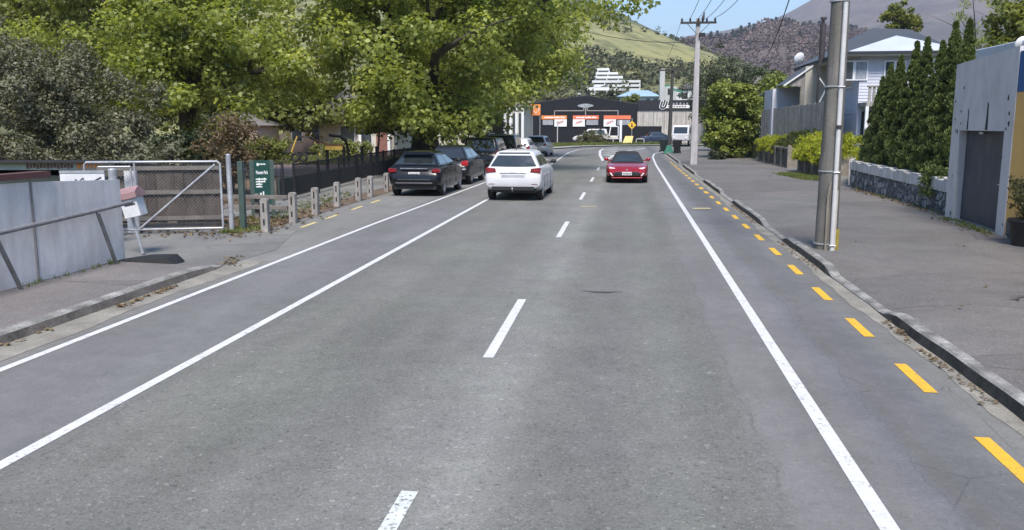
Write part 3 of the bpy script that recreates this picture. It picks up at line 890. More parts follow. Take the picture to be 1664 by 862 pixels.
# black hatchback parked first in the row
def ex_focus(root, oy, L, hw):
    mb = MB(); mb.b2((-.46, oy + .03, .905), (.46, oy + .12, .94)); mb.build('boot_trim', M['chrome'], root, bevel=.008)
    mb = MB(); mb.b2((-.62, oy - .012, .44), (.62, oy + .05, .475)); mb.b2((-.55, oy - .015, .56), (.55, oy + .05, .575)); mb.build('bumper_trim', M['rim_dark'], root)
    mb = MB(); mb.prism([(-.52, 1.43), (.52, 1.43), (.48, 1.465), (-.48, 1.465)], oy + .38, oy + .68); mb.build('spoiler', M['p_black'], root, bevel=.01)
    mb = MB(); mb.beam((-.02, oy + .27, 1.08), (.25, oy + .32, 1.16), .02, .02); mb.build('wiper', M['trim'], root)
    for s in (-1, 1):
        mb = MB(); mb.b2((s * .62, oy + .02, .60), (s * .74, oy + .08, .66)); mb.build('bumper_lamp', M['lamp_clear'], root, bevel=.01)
car((-6.88, 27.75 + 2.14, 0), R(-.5), 'black hatchback with a pale number plate, first parked car beside the timber bollards', 'black_hatchback', HATCH, 1.80,
    dict(z0=1.0, z1=1.37, z2=1.48, yr0=.22, yf0=3.15, yr1=.70, yf1=2.2, w0=.80, w1=.55, fw=3.4), 2.65, .33, M['p_black'], group='cars parked along the park side',
    tails=[(.73, .86, .30, .15, .03, 'lamp_darkred', 0)], heads=[(.62, .66, .34, .14, .22, 'lamp_clear', 0)], plate=(0, .045, .74, False), extras=ex_focus, glass_r='glass_lit')

def ex_dark2(root, oy, L, hw):
    mb = MB(); mb.b2((-.78, oy - .012, .60), (.78, oy + .06, .65)); mb.build('bumper_trim', M['rim'], root, bevel=.01)
    mb = MB(); mb.b2((-.6, oy - .012, .36), (.6, oy + .06, .40)); mb.build('valance_trim', M['rim_dark'], root)
car((-6.95, 33.3 + 2.14, 0), R(-.6), 'dark charcoal hatchback parked directly ahead of the black one with the pale number plate', 'charcoal_hatchback', HATCH, 1.82,
    dict(z0=1.0, z1=1.42, z2=1.54, yr0=.20, yf0=3.2, yr1=.58, yf1=2.3, w0=.81, w1=.58, fw=3.42), 2.62, .335, M['p_dark'], group='cars parked along the park side',
    tails=[(.73, .86, .28, .22, .02, 'lamp_red', 0)], heads=[(.62, .66, .34, .14, .22, 'lamp_clear', 0)], plate=(0, .045, .73, False), extras=ex_dark2, glass='glass_lit')
def ex_rack(root, oy, L, hw):
    mb = MB(); mb.b2((-.80, oy - .02, .52), (.80, oy + .08, .62)); mb.build('bumper', M['trim'], root, bevel=.02)
car((-6.75, 40.0 + 2.25, 0), R(-.6), 'tall black people carrier without roof rails, parked third in the row', 'people_carrier', SUV, 1.84,
    dict(z0=1.08, z1=1.66, z2=1.75, yr0=.12, yf0=3.4, yr1=.3, yf1=2.6, w0=.84, w1=.72, fw=3.6), 2.7, .34, M['p_black'], group='cars parked along the park side',
    tails=[(.80, 1.0, .16, .34, .03, 'lamp_darkred', 0)], plate=(0, .04, .8, False), extras=ex_rack)
car((-6.75, 46.6 + 2.25, 0), R(-.6), 'black four wheel drive with roof rails, parked fourth in the row', 'offroad_car', SUV, 1.86,
    dict(z0=1.1, z1=1.74, z2=1.82, yr0=.12, yf0=3.3, yr1=.28, yf1=2.6, w0=.85, w1=.74, fw=3.6), 2.7, .36, M['p_black'], group='cars parked along the park side', rails=True,
    tails=[(.82, 1.05, .14, .34, .03, 'lamp_darkred', 0)], plate=(0, .04, .8, False), extras=ex_rack)
car((-6.80, 54.5 + 2.2, 0), R(-1), 'small white car parked beyond the black four wheel drive', 'white_car', HATCH, 1.74,
    dict(z0=1.0, z1=1.44, z2=1.51, yr0=.2, yf0=3.15, yr1=.45, yf1=2.3, w0=.77, w1=.60, fw=3.4), 2.6, .31, M['p_white'], group='cars parked along the park side',
    tails=[(.70, .9, .24, .18, .03, 'lamp_red', 0)], plate=(0, .045, .74, False))
car((-6.55, 63.8 + 2.25, 0), R(-3), 'silver hatchback parked last on the park side, before the bend', 'silver_hatchback', HATCH, 1.76,
    dict(z0=1.0, z1=1.47, z2=1.54, yr0=.2, yf0=3.2, yr1=.42, yf1=2.3, w0=.78, w1=.61, fw=3.4), 2.62, .32, M['p_silver'], group='cars parked along the park side',
    tails=[(.72, .9, .24, .20, .03, 'lamp_darkred', 0)], plate=(0, .045, .70, False), glass_r='glass_lit')

# red roadster coming towards the camera
def ex_mx(root, oy, L, hw):
    yF = oy + L
    mb = MB(); ps = [(-.50, .30), (.50, .30), (.56, .40), (.46, .47), (-.46, .47), (-.56, .40)]
    mb.prism(ps, yF - .16, yF + .012); mb.build('grille', M['trim'], root, bevel=.02)
    mb = MB(); mb.b2((-.62, yF - .16, .20), (.62, yF + .015, .25)); mb.build('front_lip', M['p_red'], root, bevel=.015)
    for s in (-1, 1):
        mb = MB(); ps = [(s * .54, .30), (s * .60, .29), (s * .70, .42), (s * .655, .44)]
        mb.prism(ps if s > 0 else ps[::-1], yF - .30, yF - .02); mb.build('running_light', M['lamp_clear'], root, bevel=.008)
    mb = MB(); mb.sphere((0, yF - .09, .535), .05, 1, .4, .7, 12, 8); mb.build('emblem', M['chrome'], root)
    for s in (-1, 1):
        mb = MB(); mb.sphere((s * .3, oy + 1.75, .94), .14, 1, .8, 1.5, 12, 8); mb.build('headrest', M['trim'], root, smooth=60)
car((.06, 35.3 + 1.95, 0), math.pi, 'red two seat roadster with a black roof, coming towards the camera right of the dashes', 'red_roadster', MX5, 1.735,
    dict(z0=.78, z1=1.13, z2=1.235, yr0=.65, yf0=2.62, yr1=1.0, yf1=2.0, w0=.70, w1=.50, fw=3.15, fh0=.1), 2.31, .31, M['p_red'], cat='sports car', cab_mat=M['softtop'],
    heads=[(.60, .60, .25, .085, .20, 'lamp_clear', .12)], tails=[(.6, .62, .2, .1, .05, 'lamp_red', 0)], plate=(0, 3.92, .40, True), extras=ex_mx, glass='glass_lit', rim='rim_dark',
    mirrors=M['p_red'])

# vehicles at the far side of the bend
def ex_far(root, oy, L, hw):
    mb = MB()
    for k in range(4): mb.tube([(-.6, oy + 1.0 + k * .5, 1.92), (.6, oy + 1.0 + k * .5, 1.92)], .025, 5)
    for s in (-1, 1): mb.tube([(s * .6, oy + .9, 1.92), (s * .6, oy + 2.7, 1.92)], .025, 5); 
    for s in (-1, 1):
        for yy in (1.0, 2.5): mb.tube([(s * .6, oy + yy, 1.78), (s * .6, oy + yy, 1.92)], .02, 5)
    mb.build('roof_rack', M['trim'], root)
p_ = at(960, 232, 110.5)
car((p_.x, 110.2, .04), R(90), 'white four wheel drive with a roof rack, parked in front of the black shop', 'white_offroad_car', SUV, 1.86,
    dict(z0=1.1, z1=1.74, z2=1.8, yr0=.12, yf0=3.3, yr1=.28, yf1=2.6, w0=.85, w1=.74, fw=3.6), 2.7, .37, M['p_white'], extras=ex_far)
p_ = at(1071, 237, 104.2)
car((p_.x, 106.5, .04), R(-72), 'dark navy sedan parked by the black hoarding near the bend', 'navy_sedan', SEDAN, 1.78,
    dict(z0=.95, z1=1.38, z2=1.45, yr0=.75, yf0=3.35, yr1=1.15, yf1=2.45, w0=.78, w1=.6, fw=3.6), 2.65, .33, M['p_blue'])

# small lorry behind the dark pole
def lorry(loc, rz):
    root = thing('white_truck', loc, 'white flatbed truck parked beyond the wheelie bins', 'truck', rz)
    mb = MB(); mb.prism([(1.0, .55), (2.55, .55), (2.6, 1.2), (2.3, 2.05), (2.1, 2.2), (1.0, 2.2)], -.9, .9, 'yz'); mb.build('truck_cab', M['p_white'], root, bevel=.06)
    mb = MB(); mb.b2((-.95, -2.6, .85), (.95, .9, 1.0))
    mb.build('tray', M['rim_dark'], root)
    mb = MB()
    for s in (-1, 1): mb.b2((s * .95, -2.6, 1.0), (s * .91, .9, 1.35))
    mb.b2((-.9, .84, 1.0), (.9, .9, 2.2)); mb.b2((-.9, -2.6, 1.0), (.9, -2.56, 1.35)); mb.build('tray_sides', M['p_white'], root)
    mb = MB(); mb.add([(-.75, 2.565, 1.3), (.75, 2.565, 1.3), (.72, 2.325, 2.0), (-.72, 2.325, 2.0)], [(0, 1, 2, 3)]); mb.build('windscreen', M['glass'], root)
    for s in (-1, 1):
        mb = MB(); mb.add([(s * .905, 1.25, 1.35), (s * .905, 2.35, 1.35), (s * .905, 2.15, 1.95), (s * .905, 1.25, 1.95)], [(0, 1, 2, 3)]); mb.build('side_window', M['glass'], root)
        mb = MB(); mb.box((s * .65, 2.6, .85), (.3, .06, .18)); mb.build('headlight', M['lamp_clear'], root)
        for yy in (1.75, -1.6):
            mb = MB(); lathe_x(mb, (s * .8, yy, .38), [(-.1, .2), (-.1, .35), (0, .38), (.1, .35), (.1, .2)]); wh = mb.build('wheel', M['tyre'], root, smooth=40)
            mb = MB(); mb.tube([(s * .78, yy, .38), (s * .90, yy, .38)], .2, 14); mb.build('rim', M['p_white'], wh)
    mb = MB(); mb.b2((-.35, -2.5, .5), (.35, 2.4, .72)); mb.build('chassis', M['trim'], root)
p_ = at(1108, 240, 98); lorry((p_.x + .3, 98, .1), R(165))

# ================================================================ materials for the street
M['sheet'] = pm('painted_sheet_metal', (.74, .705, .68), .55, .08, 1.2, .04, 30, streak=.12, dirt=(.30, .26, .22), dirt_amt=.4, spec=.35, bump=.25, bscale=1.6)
M['galv'] = pm('galvanised_steel', (.42, .43, .45), .45, .18, 6, .12, 40, metal=.45)
M['galv_dull'] = pm('weathered_pipe', (.24, .235, .235), .6, .25, 6, .12, 40, metal=.3)
M['redbrown'] = pm('red_brown_capping', (.12, .050, .045), .6, .2, 3)
M['oldwood'] = pm('weathered_dark_timber', (.072, .058, .050), .92, .3, 2.2, .25, 28, streak=.35, dirt=(.17, .15, .13), dirt_amt=.45, bump=.4)
M['rail_wood'] = pm('weathered_rail', (.17, .155, .14), .9, .25, 3, .2, 30)
M['bollard'] = pm('silvered_timber', (.31, .288, .265), .9, .22, 5, .2, 50, streak=.45, dirt=(.12, .11, .1), dirt_amt=.4, bump=.3)
M['slot'] = pm('dark_slot', (.03, .03, .03), .9, .1)
M['green_post'] = pm('green_post_paint', (.055, .085, .075), .6, .15, 4)
M['green_sign'] = pm('dark_green_sign', (.012, .058, .048), .45, .1, 3)
M['sign_white'] = pm('sign_white', (.78, .80, .78), .5, .05, 5)
M['black_metal'] = pm('black_fence_paint', (.014, .014, .016), .5, .2, 6)
M['mail_red'] = pm('faded_red_lid', (.29, .175, .18), .7, .2, 8, dirt=(.5, .4, .4), dirt_amt=.3)
M['mail_white'] = pm('off_white_box', (.60, .60, .61), .6, .12, 6, dirt=(.3, .28, .25), dirt_amt=.3)
M['rubber'] = pm('black_board', (.016, .016, .017), .7, .2, 5)
M['pole_wood'] = pm('pole_timber', (.165, .155, .143), .9, .25, 1.5, .2, 40, streak=.45, dirt=(.13, .14, .09), dirt_amt=.45, bump=.35)
M['pole_dark'] = pm('dark_pole_timber', (.055, .055, .055), .85, .25, 2, .15, 30, streak=.3)
M['pole_conc'] = pm('pole_concrete', (.44, .42, .43), .85, .12, 2, .08, 40, streak=.2)
M['conduit'] = pm('white_conduit', (.55, .545, .54), .5, .08, 3, .05, 20, streak=.15)
M['insul'] = pm('insulator', (.06, .055, .06), .3, .1)
M['wire'] = pm('wire', (.035, .035, .04), .6, .05)
M['stain'] = pm('black_stain', (.03, .03, .035), .9, .3, 9)
M['plaster'] = pm('grey_plaster', (.60, .565, .545), .85, .06, .9, .03, 30, streak=.03, dirt=(.27, .26, .27), dirt_amt=.35, bump=.12)
M['whitewall'] = pm('white_plaster', (.62, .595, .575), .85, .12, 1.6, .06, 30, streak=.35, dirt=(.25, .25, .24), dirt_amt=.45)
M['door_grey'] = pm('dark_grey_door', (.060, .062, .074), .55, .15, 1.5, .1, 40, streak=.2, dirt=(.16, .16, .17), dirt_amt=.35)
M['yellow_wall'] = pm('ochre_yellow_wall', (.72, .42, .13), .8, .08, 1.2, .05, 30)
M['blue_band'] = pm('blue_band', (.03, .10, .26), .6, .1)
def stonemat():
    m, t = newmat('rubble_stone')
    p = t.pos()
    e = t.voro(p, 5.2, 'DISTANCE_TO_EDGE'); c = t.voro(p, 5.2, out='Color')
    s = t.n('ShaderNodeSeparateColor'); t.t.links.new(c, s.inputs[0])
    col = t.ramp(s.outputs[0], [(0, (.10, .105, .11)), (.4, (.17, .172, .175)), (.75, (.26, .262, .265)), (1, (.36, .36, .36))])
    col = t.mix(1.0, col, t.maprange(t.noise(p, 22, 4), .3, .7, .75, 1.25), 'MULTIPLY')
    col = t.mix(t.maprange(e, .0, .05, 1, 0), col, (.075, .075, .078, 1))
    h = t.maprange(e, 0, .16, 0, 1, True)
    t.out(col, .9, 0, t.bump(t.math('ADD', h, t.math('MULTIPLY', t.noise(p, 26, 4), .25)), .9, .08), .3)
    return m
M['stone'] = stonemat()
M['panel_wall'] = pm('mossy_panel', (.085, .078, .07), .95, .35, 2.5, .3, 20, streak=.3, dirt=(.2, .19, .17), dirt_amt=.5, bump=.5)
M['panel_post'] = pm('pale_panel_post', (.235, .21, .175), .92, .25, 3, .2, 30, dirt=(.12, .1, .08), dirt_amt=.5)
M['board_blue'] = pm('pale_blue_weatherboard', (.56, .575, .66), .7, .05, 1, .03, 20, streak=.06)
M['eave'] = pm('eave_lining', (.52, .51, .47), .8, .08)
M['dark_trim'] = pm('dark_fascia', (.03, .03, .034), .6, .1)
M['roof_dark'] = pm('dark_roof_iron', (.062, .068, .076), .55, .12, 1.2, .08, 20)
M['roof_pale'] = pm('pale_roof_iron', (.54, .57, .64), .38, .06, 1.2, .03, 20, streak=.08)
M['white_frame'] = pm('white_joinery', (.74, .75, .77), .5, .04)
M['house_glass'] = pm('house_glass', (.06, .075, .095), .08, .3, 2, 0, 1, spec=.8)
M['curtain'] = pm('net_curtain', (.33, .36, .42), .9, .2, 3, .1, 12, streak=.3)
M['cream'] = pm('cream_wall', (.52, .49, .42), .85, .08, 1, .05, 20, streak=.12)
M['paling'] = pm('grey_palings', (.33, .315, .30), .92, .2, 2.5, .15, 30, streak=.45)
M['navy'] = pm('black_navy_wall', (.006, .007, .011), .7, .15, 1.2, .08, 20)
M['navy2'] = pm('charcoal_parapet', (.020, .021, .028), .7, .15, 1.2)
M['orange'] = pm('orange_sign', (.80, .27, .075), .55, .1, .8)
M['orange_red'] = pm('orange_red_sign', (.78, .20, .10), .55, .08, .8)
M['signgrey'] = pm('grey_sign_panel', (.30, .32, .34), .6, .3, 4, .2, 14)
M['concrete'] = pm('stained_concrete', (.52, .49, .45), .9, .1, .8, .08, 12, streak=.4, dirt=(.16, .14, .12), dirt_amt=.3)
M['apt_white'] = pm('white_render', (.60, .61, .60), .8, .05, .3)
M['apt_shade'] = pm('balcony_glass', (.29, .30, .30), .3, .2, .6)  # grey stands in for the shade in the balcony recesses
M['blue_roof'] = pm('blue_iron_roof', (.30, .42, .55), .5, .08, .5)
M['tower'] = pm('grey_tower_concrete', (.46, .47, .46), .9, .1, .4, .06, 6, streak=.2)
M['yellow_sign'] = pm('yellow_sign', (.80, .48, .04), .5, .08)
M['yellow_box'] = pm('faded_yellow_board', (.72, .58, .22), .7, .12, 3)
M['bin_green'] = pm('dark_green_bin', (.02, .035, .03), .5, .15)
M['bin_black'] = pm('black_bin', (.016, .017, .018), .5, .15)
M['green_box'] = pm('green_cabinet', (.05, .20, .145), .6, .15)
M['bark'] = pm('plane_bark', (.075, .062, .05), .95, .4, 2.5, .3, 20, dirt=(.16, .15, .12), dirt_amt=.5, bump=.6)
M['bark2'] = pm('grey_bark', (.10, .088, .075), .95, .3, 2.5, .25, 20, bump=.5)
M['play_yellow'] = pm('yellow_play_paint', (.62, .42, .10), .5, .1)
M['play_brown'] = pm('brown_canopy', (.16, .085, .05), .8, .2)
M['brick'] = pm('red_brick', (.22, .11, .09), .9, .2, 3, .15, 20)
M['villa'] = pm('villa_weatherboard', (.60, .58, .52), .8, .06, 1)
M['villa_pink'] = pm('pink_house_wall', (.52, .41, .38), .85, .1, 1)
M['villa_roof'] = pm('villa_roof', (.20, .19, .185), .7, .15, 1)
M['hedge_green'] = pm('x', (.05, .08, .03))
M['soil'] = pm('planter_soil', (.05, .04, .03), .95)
M['graf'] = pm('white_board', (.62, .63, .66), .7, .12, 2, dirt=(.35, .35, .4), dirt_amt=.4)
M['shed_wall'] = pm('pale_green_fascia', (.44, .46, .42), .7, .12, 1.5)
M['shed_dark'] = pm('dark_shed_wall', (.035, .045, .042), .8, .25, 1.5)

# ================================================================ left: wall, rail, letterbox, gate
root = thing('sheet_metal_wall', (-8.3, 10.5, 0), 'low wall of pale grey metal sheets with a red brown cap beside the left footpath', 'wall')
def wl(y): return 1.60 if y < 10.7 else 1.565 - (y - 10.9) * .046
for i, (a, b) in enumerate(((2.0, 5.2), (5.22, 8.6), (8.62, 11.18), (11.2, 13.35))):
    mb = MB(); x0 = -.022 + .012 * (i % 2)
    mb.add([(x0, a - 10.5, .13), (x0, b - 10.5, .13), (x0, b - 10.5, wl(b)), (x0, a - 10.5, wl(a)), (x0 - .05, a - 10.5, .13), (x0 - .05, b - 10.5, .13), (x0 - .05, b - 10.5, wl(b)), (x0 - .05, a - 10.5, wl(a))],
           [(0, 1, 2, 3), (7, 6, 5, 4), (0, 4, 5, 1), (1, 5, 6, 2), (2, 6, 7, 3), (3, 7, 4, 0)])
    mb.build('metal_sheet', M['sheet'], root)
mb = MB(); mb.b2((-.16, -8.5, 1.605), (.05, 1.05, 1.69)); mb.build('capping', M['redbrown'], root)
for y in (5.2, 8.6, 11.18):
    mb = MB(); mb.b2((-.012, y - 10.512, .13), (.004, y - 10.488, 1.58)); mb.build('seam', M['galv_dull'], root)
root = thing('handrail', (-8.2, 10.5, .12), 'grey pipe handrail leaning along the metal sheet wall', 'railing')
mb = MB(); mb.tube([(.10, -8, .80), (.10, -.6, .82), (.07, 1.6, .90), (.05, 2.9, .96)], .033, 10); mb.build('top_rail', M['galv_dull'], root, smooth=50)
for y in (-5, -2.6, -.22, 2.02):
    mb = MB(); mb.beam((.03, y + .34, .0), (.09, y - .14, .82 + max(0, y) * .03), .055, .03); mb.build('post', M['galv_dull'], root)

mp = gr(232, 410, .06)
root = thing('letterbox', (mp.x, mp.y, .04), 'white letterbox with a faded red lid on a leaning steel post', 'letterbox', R(10))
mb = MB(); mb.tube([(0, 0, 0), (-.18, 0, .82)], .028, 8); mb.build('post', M['galv'], root, smooth=50)
T = Matrix.Rotation(R(-13), 3, 'Y')
mb = MB(); mb.box((-.10, 0, .84), (.29, .36, .34), M=T); bx = mb.build('box_body', M['mail_white'], root, bevel=.01)
mb = MB(); mb.add([T @ Vector(p) + Vector((-.15, 0, 1.0)) for p in ((-.22, -.24, 0), (-.22, .24, 0), (-.22, .24, .08), (-.22, .0, .20), (-.22, -.24, .10), (.20, -.24, 0), (.20, .24, 0), (.20, .24, .08), (.20, .0, .20), (.20, -.24, .10))],
                  [(0, 1, 2, 3, 4), (9, 8, 7, 6, 5), (0, 5, 6, 1), (1, 6, 7, 2), (2, 7, 8, 3), (3, 8, 9, 4), (4, 9, 5, 0)]); mb.build('lid', M['mail_red'], root)
mb = MB(); mb.box((-.10, -.184, .90), (.19, .01, .022), M=T); mb.build('mail_slot', M['slot'], bx)
p_ = gr(240, 424, .12)
mb = MB(); mb.add([(-.75, -.35, 0), (.55, -.25, 0), (.42, .25, 0), (-.30, .45, 0), (-.72, -.33, .05), (.33, -.23, .12), (.30, .22, .13), (-.28, .42, .08)], [(3, 2, 1, 0), (4, 5, 6, 7), (0, 1, 5, 4), (1, 2, 6, 5), (2, 3, 7, 6), (3, 0, 4, 7)])
tag(mb.build('black_board', M['rubber'], None, loc=(p_.x, p_.y + .2, .05)), 'black board lying at the end of the left footpath under the letterbox', 'board')

# chain link gate
gp = Vector((-8.72, 17.93, 0)); ga = math.atan2(17.93 - 17.05, -8.72 + 11.45)
root = thing('chain_link_gate', gp, 'wide chain link gate with a diagonal brace in a galvanised frame', 'gate', ga)
W_, Hb, Ht = 2.78, .10, 1.56
mb = MB()
mb.tube([(-.06, 0, Hb), (-.06, 0, Ht - .05), (-.11, 0, Ht), (-W_, 0, Ht), (-W_ - .04, 0, Ht - .05), (-W_ - .04, 0, Hb), (-.06, 0, Hb)], .026, 8); mb.build('gate_frame', M['galv'], root, smooth=50)
mb = MB(); mb.tube([(-1.82, .0, Hb), (-1.82, 0, Ht)], .022, 8); mb.tube([(-1.90, .01, Hb), (-1.90, .01, Ht - .13)], .022, 8); mb.build('gate_stile', M['galv'], root, smooth=50)
mb = MB(); mb.tube([(-1.90, .01, Ht - .10), (-2.55, .01, Ht - .10)], .022, 8); mb.build('inner_rail', M['galv'], root, smooth=50)
mb = MB(); mb.tube([(-1.78, -.02, Hb + .03), (-.16, -.02, Ht - .06)], .024, 8); mb.build('diagonal_brace', M['galv'], root, smooth=50)
mb = MB(); st = .075
x0, x1, z0, z1 = -W_, -.08, Hb + .02, Ht - .02
k = -(z1 - z0)
while k < (x1 - x0):
    for sg in (1, -1):
        a0 = max(0, k); a1 = min(x1 - x0, k + (z1 - z0))
        if a1 - a0 > .02:
            za, zb = (a0 - k), (a1 - k)
            if sg < 0: za, zb = (z1 - z0) - za, (z1 - z0) - zb
            mb.tube([(x0 + a0, .005 * sg, z0 + za), (x0 + a1, .005 * sg, z0 + zb)], .0021, 3, cap=False)
    k += st
mb.build('chain_link_mesh', M['galv_dull'], root)
mb = MB(); mb.tube([(0, 0, 0), (0, 0, 1.70)], .055, 12); mb.sphere((0, 0, 1.70), .056, 1, 1, .5, 12, 6)
tag(mb.build('gate_post', M['galv'], None, smooth=50, loc=(-8.60, 17.96, 0)), 'tall round galvanised post on the hinge side of the chain link gate', 'post')
mb = MB(); mb.b2((-.06, -.06, 0), (.06, .06, 1.55))
tag(mb.build('fence_post', M['green_post'], None, loc=(-8.46, 18.25, 0), bevel=.008), 'square green post just behind the galvanised gate post', 'post')
q = at(184, 300, 16.9)
mb = MB(); mb.tube([(0, 0, 0), (0, 0, 1.42)], .085, 12); mb.sphere((0, 0, 1.42), .086, 1, 1, .4, 12, 6)
tag(mb.build('gate_post', M['galv'], None, smooth=50, loc=(q.x, 16.9, 0)), 'thick grey gate post behind the end of the metal sheet wall', 'post')
# timber fence behind the gate
root = thing('timber_fence', (-10.3, 18.7, 0), 'dark weathered timber board fence behind the chain link gate', 'fence', math.atan2(.9, 2.73))
for i in range(13):
    mb = MB(); x = -1.62 + i * .205
    mb.b2((x, -.012 + rnd.uniform(-.008, .008), .12 + rnd.uniform(-.03, .03)), (x + .195, .012, 1.34 + rnd.uniform(-.015, .015))); mb.build('board', M['oldwood'], root)
for z in (.22, .82, 1.37):
    mb = MB(); mb.b2((-1.62, -.07, z - .045), (1.04, -.02, z + .045)); mb.build('rail', M['rail_wood'], root)
mb = MB(); mb.b2((-1.62, -.12, .88), (-.95, -.075, .99)); mb.b2((-1.62, -.12, 1.2), (-.95, -.075, 1.31)); mb.build('patch_board', M['oldwood'], root)
# board with scrawl, long shed and white panel behind the metal wall
g1 = at(135, 300, 15.6)
root = thing('scrawled_board', (g1.x, 15.6, 0), 'white board with a black scrawl standing behind the metal sheet wall', 'board', R(12))
mb = MB(); mb.b2((-.42, -.02, .5), (.42, .02, 1.42)); mb.build('panel', M['graf'], root, bevel=.01)
mb = MB(); mb.tube([(-.40, -.026, 1.16), (-.33, -.026, 1.25), (-.28, -.026, 1.17), (-.18, -.026, 1.19), (-.12, -.026, 1.30), (-.03, -.026, 1.21), (-.10, -.026, 1.23), (.02, -.026, 1.33), (.06, -.026, 1.18), (-.02, -.026, 1.2)], .012, 5)
mb.tube([(.12, -.026, 1.18), (.22, -.026, 1.27), (.36, -.026, 1.34)], .012, 5); mb.build('scrawl', M['stain'], root)
mb = MB(); mb.b2((-.42, -.03, 1.42), (.42, .05, 1.47)); mb.build('top_rail', M['galv'], root)
g2 = at(213, 300, 17.6)
mb = MB(); mb.b2((-.14, -.02, 0), (.14, .02, 1.36)); tag(mb.build('display_board', M['graf'], None, loc=(g2.x, 17.6, 0)), 'narrow white panel leaning between the grey gate post and the timber fence', 'panel')
g3 = at(60, 285, 19.5)
root = thing('long_shed', (g3.x, 19.5, 0), 'long low shed with a pale lettered fascia below the large grey green bush', 'shed', R(9))
mb = MB(); mb.b2((-6, 0, 0), (1.9, 3, 1.12)); mb.build('wall', M['shed_dark'], root)
mb = MB(); mb.b2((-6, -.06, 1.26), (1.9, -.01, 1.44)); fa = mb.build('fascia', M['shed_wall'], root)
mb = MB(); mb.prism([(-.25, 1.44), (3.2, 1.14), (3.2, 1.20), (-.25, 1.51)], -6.2, 2.0, 'yz'); mb.build('roof', M['dark_trim'], root)
mb = MB()
for i in range(14): mb.b2((-.2 + i * .082, -.075, 1.29 + (i % 3) * .012), (-.145 + i * .082, -.062, 1.41 - (i % 2) * .02))
mb.build('lettering', M['brick'], fa)
mb = MB()
for i in range(6): mb.b2((1.02 + i * .1, -.075, 1.29), (1.09 + i * .1, -.062, 1.42))
mb.build('lettering', M['orange'], fa)
for i in range(3):
    mb = MB(); mb.b2((-1.75 + i * .22, -.075, 1.30), (-1.61 + i * .22, -.062, 1.40)); mb.build('vent', M['slot'], fa)

# ================================================================ park edge
bl = [(432, 376, 324), (477, 362, 314), (513, 348, 306), (548, 335, 297), (583, 326, 290), (602, 320, 287), (628, 311, 282)]
words = ['nearest the gate, tallest in the row', 'second from the gate', 'third from the gate', 'fourth from the gate', 'fifth from the gate', 'sixth from the gate', 'closest to the black hatchback']
for i, (px, py, pt) in enumerate(bl):
    b = gr(px, py + 1)
    h = at(px, pt, b.y).z
    root = thing('bollard', (b.x, b.y, 0), 'weathered square timber bollard with dark slots, ' + words[i], 'bollard', R(rnd.uniform(-8, 8)), 'timber bollards along the park edge')
    mb = MB(); mb.b2((-.083, -.083, -.1), (.083, .083, h - .02)); mb.prism([(-.083, h - .02), (.083, h - .02), (.055, h + .015), (-.055, h + .015)], -.082, .082); mb.build('post', M['bollard'], root, bevel=.012)
    mb = MB(); mb.b2((-.02, -.087, h * .62), (.02, -.08, h * .88)); mb.build('slot', M['slot'], root)
    mb = MB(); mb.b2((-.02, -.087, h * .22), (.02, -.08, h * .40)); mb.build('slot', M['slot'], root)
root = thing('low_rail', (-9.3, 20.6, 0), 'low timber rail barrier below the green park sign', 'rail', R(-2))
for z in (.30, .56):
    mb = MB(); mb.b2((-1.6, -.04, z - .05), (.95, .04, z + .05)); mb.build('rail', M['rail_wood'], root, bevel=.01)
for x in (-1.4, .1):
    mb = MB(); mb.b2((x - .05, .045, -.05), (x + .05, .13, .64)); mb.build('post', M['rail_wood'], root)

# green park sign
sA, sB = at(411, 262, 21.4), at(438, 258, 21.4)
sx = (sA.x + sB.x) / 2
root = thing('park_sign', (sx, 21.4, 0), 'dark green park name board with white lettering between two posts', 'sign', R(24))
for s in (-1, 1):
    mb = MB(); mb.b2((s * .25 - .055, -.03, -.1), (s * .25 + .055, .06, 1.44)); mb.build('post', M['green_post'], root, bevel=.006)
mb = MB(); mb.b2((-.195, -.04, .30), (.195, .0, 1.44)); bd = mb.build('sign_board', M['green_sign'], root)
text_mesh('Pioneers Park', .125, (0, -.043, 1.09), (R(90), 0, 0), M['sign_white'], 'sign_lettering', bd, .002, sx=.42, bold=.003)
mb = MB(); mb.b2((-.12, -.046, 1.30), (-.07, -.041, 1.37))
for i in range(4): mb.b2((-.055 + i * .04, -.046, 1.325), (-.025 + i * .04, -.041, 1.36))
mb.build('sign_logo', M['sign_white'], bd)
for r_, n in enumerate((7, 6, 4, 4)):
    mb = MB()
    for i in range(n): mb.b2((-.16 + i * .04, -.046, .94 - r_ * .065), (-.13 + i * .04 + .006 * (i % 2), -.041, .972 - r_ * .065 + .008 * (i % 3)))
    mb.b2((-.16, -.0455, .948 - r_ * .065), (-.13 + (n - 1) * .04, -.0405, .962 - r_ * .065))
    mb.build('small_print', M['sign_white'], bd)
mb = MB()
for i, hh in enumerate((.055, .085, .12)): mb.b2((-.13 + i * .065, -.046, .52), (-.095 + i * .065, -.041, .52 + hh))
mb.build('sign_symbols', M['sign_white'], bd)

